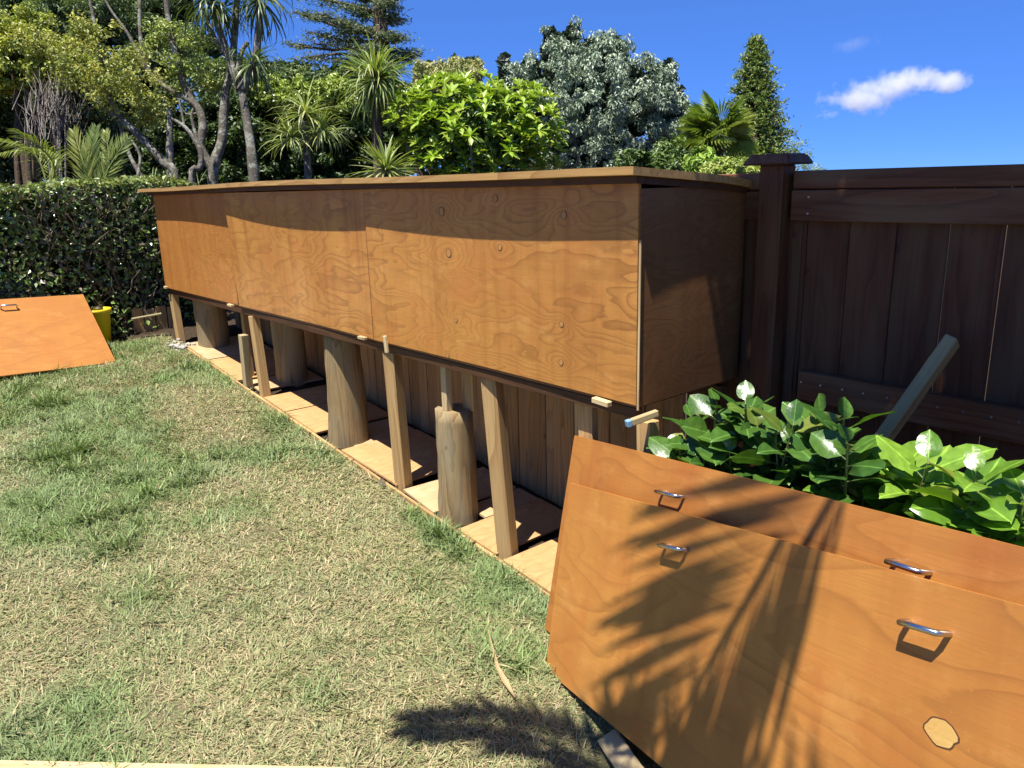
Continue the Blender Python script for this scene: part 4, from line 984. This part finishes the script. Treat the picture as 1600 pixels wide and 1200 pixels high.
# cedar with layered boughs
cdr = plant('layered_conifer', 600, 30, 'large open conifer with flat layered boughs against the sky', 'tree'); Dc = 30
tubes('trunk', [([cdr.location, at(598, 100, Dc), at(592, 0, Dc), at(590, -60, Dc)], [.5, .33, .24, .15])], M['bark_brown'], cdr, 8)
paths = []; P = []; Nn = []
boughs = [(596, 100, 650, 85), (596, 95, 470, 90), (594, 78, 652, 88), (594, 70, 450, 70), (594, 60, 500, 22), (592, 55, 628, 62), (592, 45, 458, 18), (592, 32, 625, 28), (590, 20, 470, -6), (590, 10, 620, 0), (594, 85, 540, 112), (596, 88, 620, 112), (592, 50, 535, 50), (591, 30, 560, 14), (590, -5, 500, -30), (590, -10, 640, -35), (594, 70, 560, 84), (594, 66, 480, 50), (590, 0, 545, -10)]
for (u0, v0, u1, v1) in boughs:
    dd = random.uniform(-1.6, 1.2); a = at(u0, v0, Dc); b = at(u1, v1, Dc+dd); m = a.lerp(b, .5)+Vector((0, 0, random.uniform(-.25, .3))); paths.append(([a, m, b], [.09, .06, .02]))
    m_ = 13
    for k in range(m_):
        t = .25+.75*k/m_; c = np.array(a.lerp(b, t)); ln = (1-abs(t-.6))*1.0
        for s_ in range(2):
            o_ = FH*random.uniform(-1, 1)*ln*.9+RH*random.uniform(-.35, .35)+np.array([0, 0, random.uniform(-.06, .1)])
            q = 34 if random.random() < .8 else 6; P.append(c+o_*rng.random((q, 1))+rng.normal(0, 1, (q, 3))*np.array([.2, .2, .05])+np.array([0, 0, random.gauss(-.03, .09)])); Nn.append(rng.normal(0, .5, (q, 3))+np.array([0, 0, 1]))
            paths.append(([c, c+o_], [.025, .01]))
P = np.concatenate(P); Nn = np.concatenate(Nn); n = len(P)
leaf_cloud('crown', P, Nn, rng.uniform(.10, .19, n), .35, colmix(n, (.10, .14, .08), (.28, .34, .20)), M['leaf'], cdr)
tubes('bough', paths, M['bark_brown'], cdr, 5, 0, 1)

# grey-trunked tree at left
gt = plant('grey_trunk_tree', 335, 12.3, 'spreading tree with pale grey lichened trunks and sparse yellow-green leaves at left', 'tree'); Dg = 12.3
def cp(x, y, D=None, s=3.2): return at(x/s, y/s, D or Dg)
W_ = .12
tubes('trunk', [
  ([gt.location, cp(1065, 900), cp(1110, 700), cp(1125, 480), cp(1160, 330), cp(1178, 100), cp(1190, -60)], [.095, .08, .075, .065, .058, .05, .04]),
  ([cp(1070, 860), cp(1005, 740), cp(1015, 620), cp(975, 520), cp(850, 450), cp(740, 350), cp(700, 150), cp(705, -60)], [.075, .07, .062, .055, .042, .036, .03, .025]),
  ([cp(965, 515), cp(900, 370), cp(870, 250), cp(835, 50), cp(830, -60)], [.06, .055, .05, .04, .035])], M['bark_grey'], gt, 10, .10)
for pth in (([cp(730, 340), cp(640, 170), cp(560, 60), cp(500, -50)], [.03, .025, .02, .015]), ([cp(1115, 270), cp(1060, 160), cp(1030, 80)], [.04, .03, .03]), ([cp(1010, 560), cp(930, 570), cp(900, 500)], [.02, .015, .01])):
    tubes('branch', [pth], M['bark_grey'], gt, 6)
gt2 = plant('leaning_trunk_tree', 272, 12, 'leaning grey trunk slanting up to the left behind the hedge', 'tree')
tubes('trunk', [([gt2.location, cp(875, 900, 12), cp(820, 815, 12), cp(700, 680, 12), cp(590, 570, 12), cp(540, 430, 12), cp(500, 250, 12), cp(470, 100, 12), cp(440, -40, 12)], [.068, .066, .062, .056, .05, .042, .034, .026, .018]),
  ([cp(595, 590, 12), cp(510, 530, 12), cp(430, 450, 12)], [.05, .04, .03]), ([cp(855, 890, 12), cp(848, 760, 12), cp(850, 600, 12), cp(840, 540, 12)], [.06, .055, .04, .03]),
  ([cp(710, 890, 12), cp(650, 780, 12), cp(610, 660, 12), cp(590, 600, 12)], [.035, .03, .025, .02])], M['bark_grey'], gt2, 9, .08)
gt3 = plant('bare_branch_shrub', 310, 11.8, 'small bare branching grey shrub between the two grey trunks', 'shrub')
tubes('branch', [([gt3.location, cp(960, 900, 11.8), cp(1000, 840, 11.8), cp(1000, 750, 11.8), cp(930, 640, 11.8), cp(850, 590, 11.8)], [.05, .05, .045, .04, .03, .02]), ([cp(920, 620, 11.8), cp(900, 520, 11.8), cp(890, 490, 11.8)], [.02, .015, .01]), ([cp(1000, 740, 11.8), cp(960, 600, 11.8), cp(965, 540, 11.8)], [.03, .02, .012]), ([cp(690, 890, 11.8), cp(700, 780, 11.8), cp(650, 690, 11.8)], [.03, .02, .015])], M['bark_grey'], gt3, 7, .05)
def sprays(e, ells, D, nc, cr, per, ls, c1, c2, mat, nm='crown'):
    P, Nn, K = canopy(ells, D, nc, cr, per, .0, False); n = len(P)
    leaf_cloud(nm, P, Nn, rng.uniform(ls*.65, ls*1.3, n), .55, colmix(n, c1, c2, np.clip(K*.7+rng.random(n)*.3, 0, 1)), mat, e)
sprays(gt2, [(115, 110, 70, 42, .7), (170, 130, 50, 60, .6), (60, 70, 55, 40, .6), (220, 150, 55, 40, .6), (140, 50, 60, 35, .5), (200, 90, 45, 35, .6)], 11.8, 165, .15, 44, .06, (.18, .24, .045), (.56, .52, .13), M['leaf'])
sprays(gt, [(290, 110, 60, 45, .7), (330, 130, 40, 40, .5), (250, 60, 50, 40, .6), (230, 180, 50, 35, .6), (290, 60, 40, 30, .5)], 12.4, 140, .14, 40, .058, (.16, .23, .05), (.46, .50, .14), M['leaf'])
# left backdrop trees
GT = 'trees far at left'
tree('feathery_conifer', 'tall feathery dark green conifer filling the top left corner', 'tree', 160, 19, [(150, 20, 170, 70, 1.6), (60, -20, 120, 70, 1.5), (240, 50, 60, 50, 1.0), (300, 75, 50, 30, .9), (0, 60, 80, 80, 1.5), (270, 0, 30, 55, .8)],
     430, .26, 80, .14, .3, (.055, .09, .03), (.20, .26, .10), M['leaf'], 3500, GT, True, None, .2)
tree('yellow_leaf_tree', 'yellow-green leafy tree behind the hedge at the far left edge', 'tree', 40, 14, [(40, 60, 75, 45, .7), (20, 115, 60, 38, .6), (100, 95, 50, 40, .6), (-40, 90, 60, 60, .7)],
     190, .16, 60, .08, .55, (.16, .21, .03), (.44, .44, .08), M['leaf'], 900, GT)
tree('dark_olive_tree', 'dark olive leafy mass behind the palm fronds at left', 'tree', 120, 15.5, [(110, 180, 170, 90, .8), (220, 210, 90, 80, .7), (20, 210, 100, 80, .8), (200, 130, 120, 60, .8), (-60, 180, 80, 100, .8), (60, 275, 160, 55, .6), (230, 275, 120, 50, .5)],
     480, .2, 70, .10, .5, (.035, .055, .018), (.12, .15, .045), M['leaf'], 5000, GT, False)
tree('far_bush_row', 'low dark olive tree tops on the horizon behind the round cabbage tree', 'tree', 470, 22, [(440, 125, 120, 30, .9), (560, 125, 80, 30, .9), (360, 130, 60, 50, .8)], 150, .25, 60, .13, .4, (.06, .10, .03), (.22, .27, .09), M['leaf'], 1500, GT, False)
# dry twiggy bush
db = plant('dry_bush', 80, 12.6, 'dry grey leafless twiggy bush behind the palm fronds at left', 'bush'); paths = []
for i in range(190):
    u = random.gauss(82, 24); v = random.gauss(165, 26); p = at(u, v+random.uniform(8, 30), 12.6+random.uniform(-.5, .4)); q = at(u+random.gauss(0, 9), v-random.uniform(6, 28), 12.5+random.uniform(-.5, .4)); paths.append(([p, (p+q)/2+Vector((random.gauss(0, .03), 0, 0)), q], [.006, .004, .002]))
for i in range(7): paths.append(([db.location, at(82+random.gauss(0, 20), 185, 12.5)], [.03, .012]))
tubes('twigs', paths, M['twig_pale'], db, 3, 0, 1)['kind'] = 'stuff'

# feather palm fronds rising over the hedge
M['frond'] = leafobj('feather_palm_leaf', (.10, .16, .03), (.30, .34, .08), .36, .2, .5, False)
def feather(name, pts, nl, Ll, mat, parent, rw=.012, spread=.95, tw=0, hang=.25, lw=.022, flatv=None, wob=.1, t0=.10, asym=1.0):
    path, rad = smooth_path(pts, [rw]*(len(pts)-1)+[rw*.25], 8); v, f = tube_arrays(path, rad, 5); V = [tuple(a) for a in v]; Fq = [tuple(q) for q in f]; T = []
    n = len(path); V2 = []
    for i in range(nl):
        t = t0+(1-t0)*i/nl; k = min(n-2, int(t*(n-1))); p = path[k].lerp(path[k+1], t*(n-1)-k); ax_ = (path[k+1]-path[k]).normalized()
        nrm = flatv if flatv is not None else Vector((0, 0, 1)); s = ax_.cross(nrm).normalized()
        for sd in (-1, 1):
            L = Ll*(math.sin(math.pi*min(1, .18+.80*t))**.6)*random.uniform(.88, 1.08)*(asym if sd < 0 else 1); a_ = spread*(1-.45*t)
            d = (ax_*math.cos(a_)+s*sd*math.sin(a_)+nrm*.12+Vector((random.gauss(0, wob*.5), random.gauss(0, wob*.5), random.gauss(0, wob*.5)))).normalized(); e1 = p+d*L*.5; e2 = p+(d+Vector((0, 0, -hang))).normalized()*L
            wv = d.cross(nrm).normalized(); wv = (wv+nrm*random.uniform(-.5, .5)).normalized()*lw/2; V2.append((p, e1+wv, e2, e1-wv))
    b = len(V)
    for q in V2:
        V += [tuple(x) for x in q]; Fq.append((b, b+1, b+2, b+3)); b += 4
    return link(name, fast_mesh(name, V, Fq), mat, parent)
random.seed(44)
np_ = plant('feather_palm', 95, 10.9, 'young feather palm with arching yellow-green fronds over the hedge at left', 'palm'); Df = 10.9
cb = at(75, 300, Df)
feather('frond', [cb, at(60, 250, Df), at(20, 225, Df-.2), at(-50, 215, Df-.4)], 42, .42, M['frond'], np_, hang=.5)
feather('frond', [cb, at(85, 262, Df), at(65, 232, Df-.3), at(25, 205, Df-.6)], 40, .42, M['frond'], np_, hang=.3)
feather('frond', [cb, at(80, 250, Df+.3), at(50, 235, Df+.3), at(0, 240, Df+.1)], 36, .34, M['frond'], np_, hang=.5)
np2 = plant('feather_palm', 140, 11, 'upright green feather palm fronds beside the slanting trunk', 'palm')
feather('frond', [at(138, 300, 11), at(130, 255, 11), at(115, 205, 11.1)], 34, .34, M['frond'], np2, flatv=Vector(-FH), spread=.7, hang=0)
feather('frond', [at(140, 300, 11), at(142, 250, 11), at(150, 200, 11.1)], 34, .32, M['frond'], np2, flatv=Vector(-FH), spread=.6, hang=0)
feather('frond', [at(148, 300, 11), at(178, 250, 11), at(200, 215, 11.1)], 26, .28, M['frond'], np2, flatv=Vector(-FH), spread=.8, hang=0)
feather('frond', [at(150, 300, 11), at(170, 262, 11), at(165, 205, 11.1)], 26, .28, M['frond'], np2, flatv=Vector(-FH), spread=.8, hang=0)
# spiky low grasses behind hedge
sg = plant('spiky_grass_plant', 245, 10.9, 'low spiky dry strap leaves between hedge and slanting trunk', 'plant')
S_dry = smesh(M['twig'], .03, (.1, .4))
for i in range(60): put('leaf', random.choice(S_dry+S_pm[:1]), None, sg, at(random.uniform(205, 320), 298, 10.9), (random.gauss(0, .6), random.gauss(0, .3), 1), random.uniform(.2, .38))

# ------------------------------------------------------------ feather palm beside the camera (its fronds shade the doors and fence)
M['shade_frond'] = leafobj('shade_palm_leaf', (.05, .09, .02), (.10, .16, .03), .4, .12, .5, False)
random.seed(9)
crown = Vector((2.75, -.75, 2.9))
sp = empty('garden_palm', (3.05, -.75, g1(3.05, -.75)), 'feather palm in the garden bed at right whose fronds shade the fence and doors', 'palm')
tubes('trunk', [([sp.location, (3.0, -.70, -.5), crown], [.14, .11, .10])], M['bark_brown'], sp, 10)
dP = Vector((2.284, 2.508, -2.33)); dA = Vector((-.304, -.927, .221)).normalized(); dV = Vector((.313, .122, .942)); dV = (dV-dA*dV.dot(dA)).normalized(); dN = dA.cross(dV)
def on_door(u, v): d = ray(u, v); return d*(dP.dot(dN)/d.dot(dN))
def on_ground(u, v): d = ray(u, v); return d*(G0/(d.z-GS*d.y))
def lift(p, z): t = (z-p.z)/-SUN.z; return p-SUN*t
f1 = [crown, lift(on_door(1480, 430), 2.75), lift(on_door(1345, 625), 2.55), lift(on_door(1255, 780), 2.35), lift(on_door(1185, 910), 2.15), lift(on_door(1125, 1010), 2.0), lift(on_door(1040, 1160), 1.8)]
feather('frond', f1, 27, 1.35, M['shade_frond'], sp, .020, .80, lw=.050, hang=.03, wob=.08, t0=.30, asym=.6)
f2 = [crown, lift(on_door(1900, 1750), 3.2), lift(on_ground(1180, 1480), 3.0), lift(on_ground(960, 1225), 2.75), lift(on_ground(800, 1145), 2.55), lift(on_ground(640, 1135), 2.35)]
feather('frond', f2, 64, .50, M['shade_frond'], sp, .02, .8, lw=.055, hang=.1)
# fronds over the fence and box end
for i in range(22):
    an = random.uniform(.15, 1.25) if i < 12 else random.uniform(.3, 2.9)  # angle from +Y toward +X
    L = random.uniform(2.0, 3.4); d = Vector((math.sin(an), math.cos(an), 0)); rise = random.uniform(.1, 1.0)
    pts = [crown, crown+d*L*.35+Vector((0, 0, rise*.8)), crown+d*L*.7+Vector((0, 0, rise*.7)), crown+d*L+Vector((0, 0, rise*.7-.5))]
    feather('frond', pts, 46, .62, M['shade_frond'], sp, .018, .95, lw=.07, hang=.5)

# broad crown of a garden tree standing out of frame to the right; it keeps the fence in the shade
gs = empty('shade_tree', (3.15, -1.9, g1(3.15, -1.9)), 'leafy garden tree out of frame at right shading the dark fence', 'tree')
tubes('trunk', [([gs.location, (3.0, -1.7, -.4), (2.6, -1.0, 1.6), (2.3, -.4, 2.6)], [.12, .10, .08, .05]), ([(2.6, -1.0, 1.6), (2.4, .4, 2.7), (2.2, 1.3, 2.9)], [.06, .04, .015])], M['bark_brown'], gs, 8)
n = 8500; P = np.stack([rng.uniform(1.75, 3.2, n), rng.uniform(-2.4, 2.1, n), rng.uniform(2.6, 3.3, n)], 1)
P = P[(np.abs((P[:, 0]-2.45)/.75)**3+np.abs((P[:, 1]+.12)/2.2)**3) < 1]; n = len(P)
leaf_cloud('crown', P, rng.normal(0, .5, (n, 3))+np.array([0, 0, 1]), rng.uniform(.10, .17, n), .6, colmix(n, (.05, .09, .02), (.10, .16, .03)), M['leaf'], gs)

# ------------------------------------------------------------ cloud
def cloud(label, u, v, D, ru, rv, dens, lumps, seed):
    c = at(u, v, D); s = D/F_PX
    s_ = NT('cloud_vapour'); o = s_.obj()
    vol = s_.n('ShaderNodeVolumePrincipled'); vol.inputs['Color'].default_value = (1, 1, 1, 1); vol.inputs['Anisotropy'].default_value = .2
    wob = s_.n('ShaderNodeTexNoise'); s_.l(o, wob.inputs['Vector']); wob.inputs['Scale'].default_value = .06; wob.inputs['Detail'].default_value = 5; wob.inputs['Roughness'].default_value = .72
    f = None
    for (a, b, r1_, r2_) in lumps:
        q = s_.vmath('DIVIDE', s_.vmath('SUBTRACT', o, (a*s, 0, b*s)), (r1_*s, r2_*s*1.3, r2_*s)); k = s_.math('SUBTRACT', 1.0, s_.vmath('LENGTH', q)); f = k if f is None else s_.math('MAXIMUM', f, k)
    dn = s_.math('ADD', f, s_.math('MULTIPLY', s_.math('SUBTRACT', wob.outputs['Fac'], .53), 3.6))
    s_.l(s_.mapr(dn, .0, 1.0, 0, dens), vol.inputs['Density']); s_.l(vol.outputs[0], s_.out.inputs['Volume'])
    bm = bmesh.new(); bmesh.ops.create_icosphere(bm, subdivisions=3, radius=1)
    for vv in bm.verts: vv.co = Vector((vv.co.x*ru*s*1.15, vv.co.y*rv*s*1.8, vv.co.z*rv*s*1.25))
    Mw = Matrix.Translation(c) @ Matrix(((math.cos(YAW+.4), math.sin(YAW+.4), 0, 0), (-math.sin(YAW+.4), math.cos(YAW+.4), 0, 0), (0, 0, 1, 0), (0, 0, 0, 1)))
    tag(link('cloud', bm_mesh(bm, 'cloud'), s_.m, None, Mw), label, 'cloud')
cloud('small white fluffy cloud in the blue sky above the fence', 1400, 140, 420, 125, 52, .22, [(-10, 8, 70, 24), (65, 4, 50, 15), (-55, -10, 50, 22), (-95, -32, 26, 10), (20, 14, 50, 20)], 1)
cloud('tiny faint wisp of cloud above the white cloud', 1335, 68, 420, 40, 18, .03, [(0, 0, 36, 12)], 2)
bpy.context.view_layer.update()
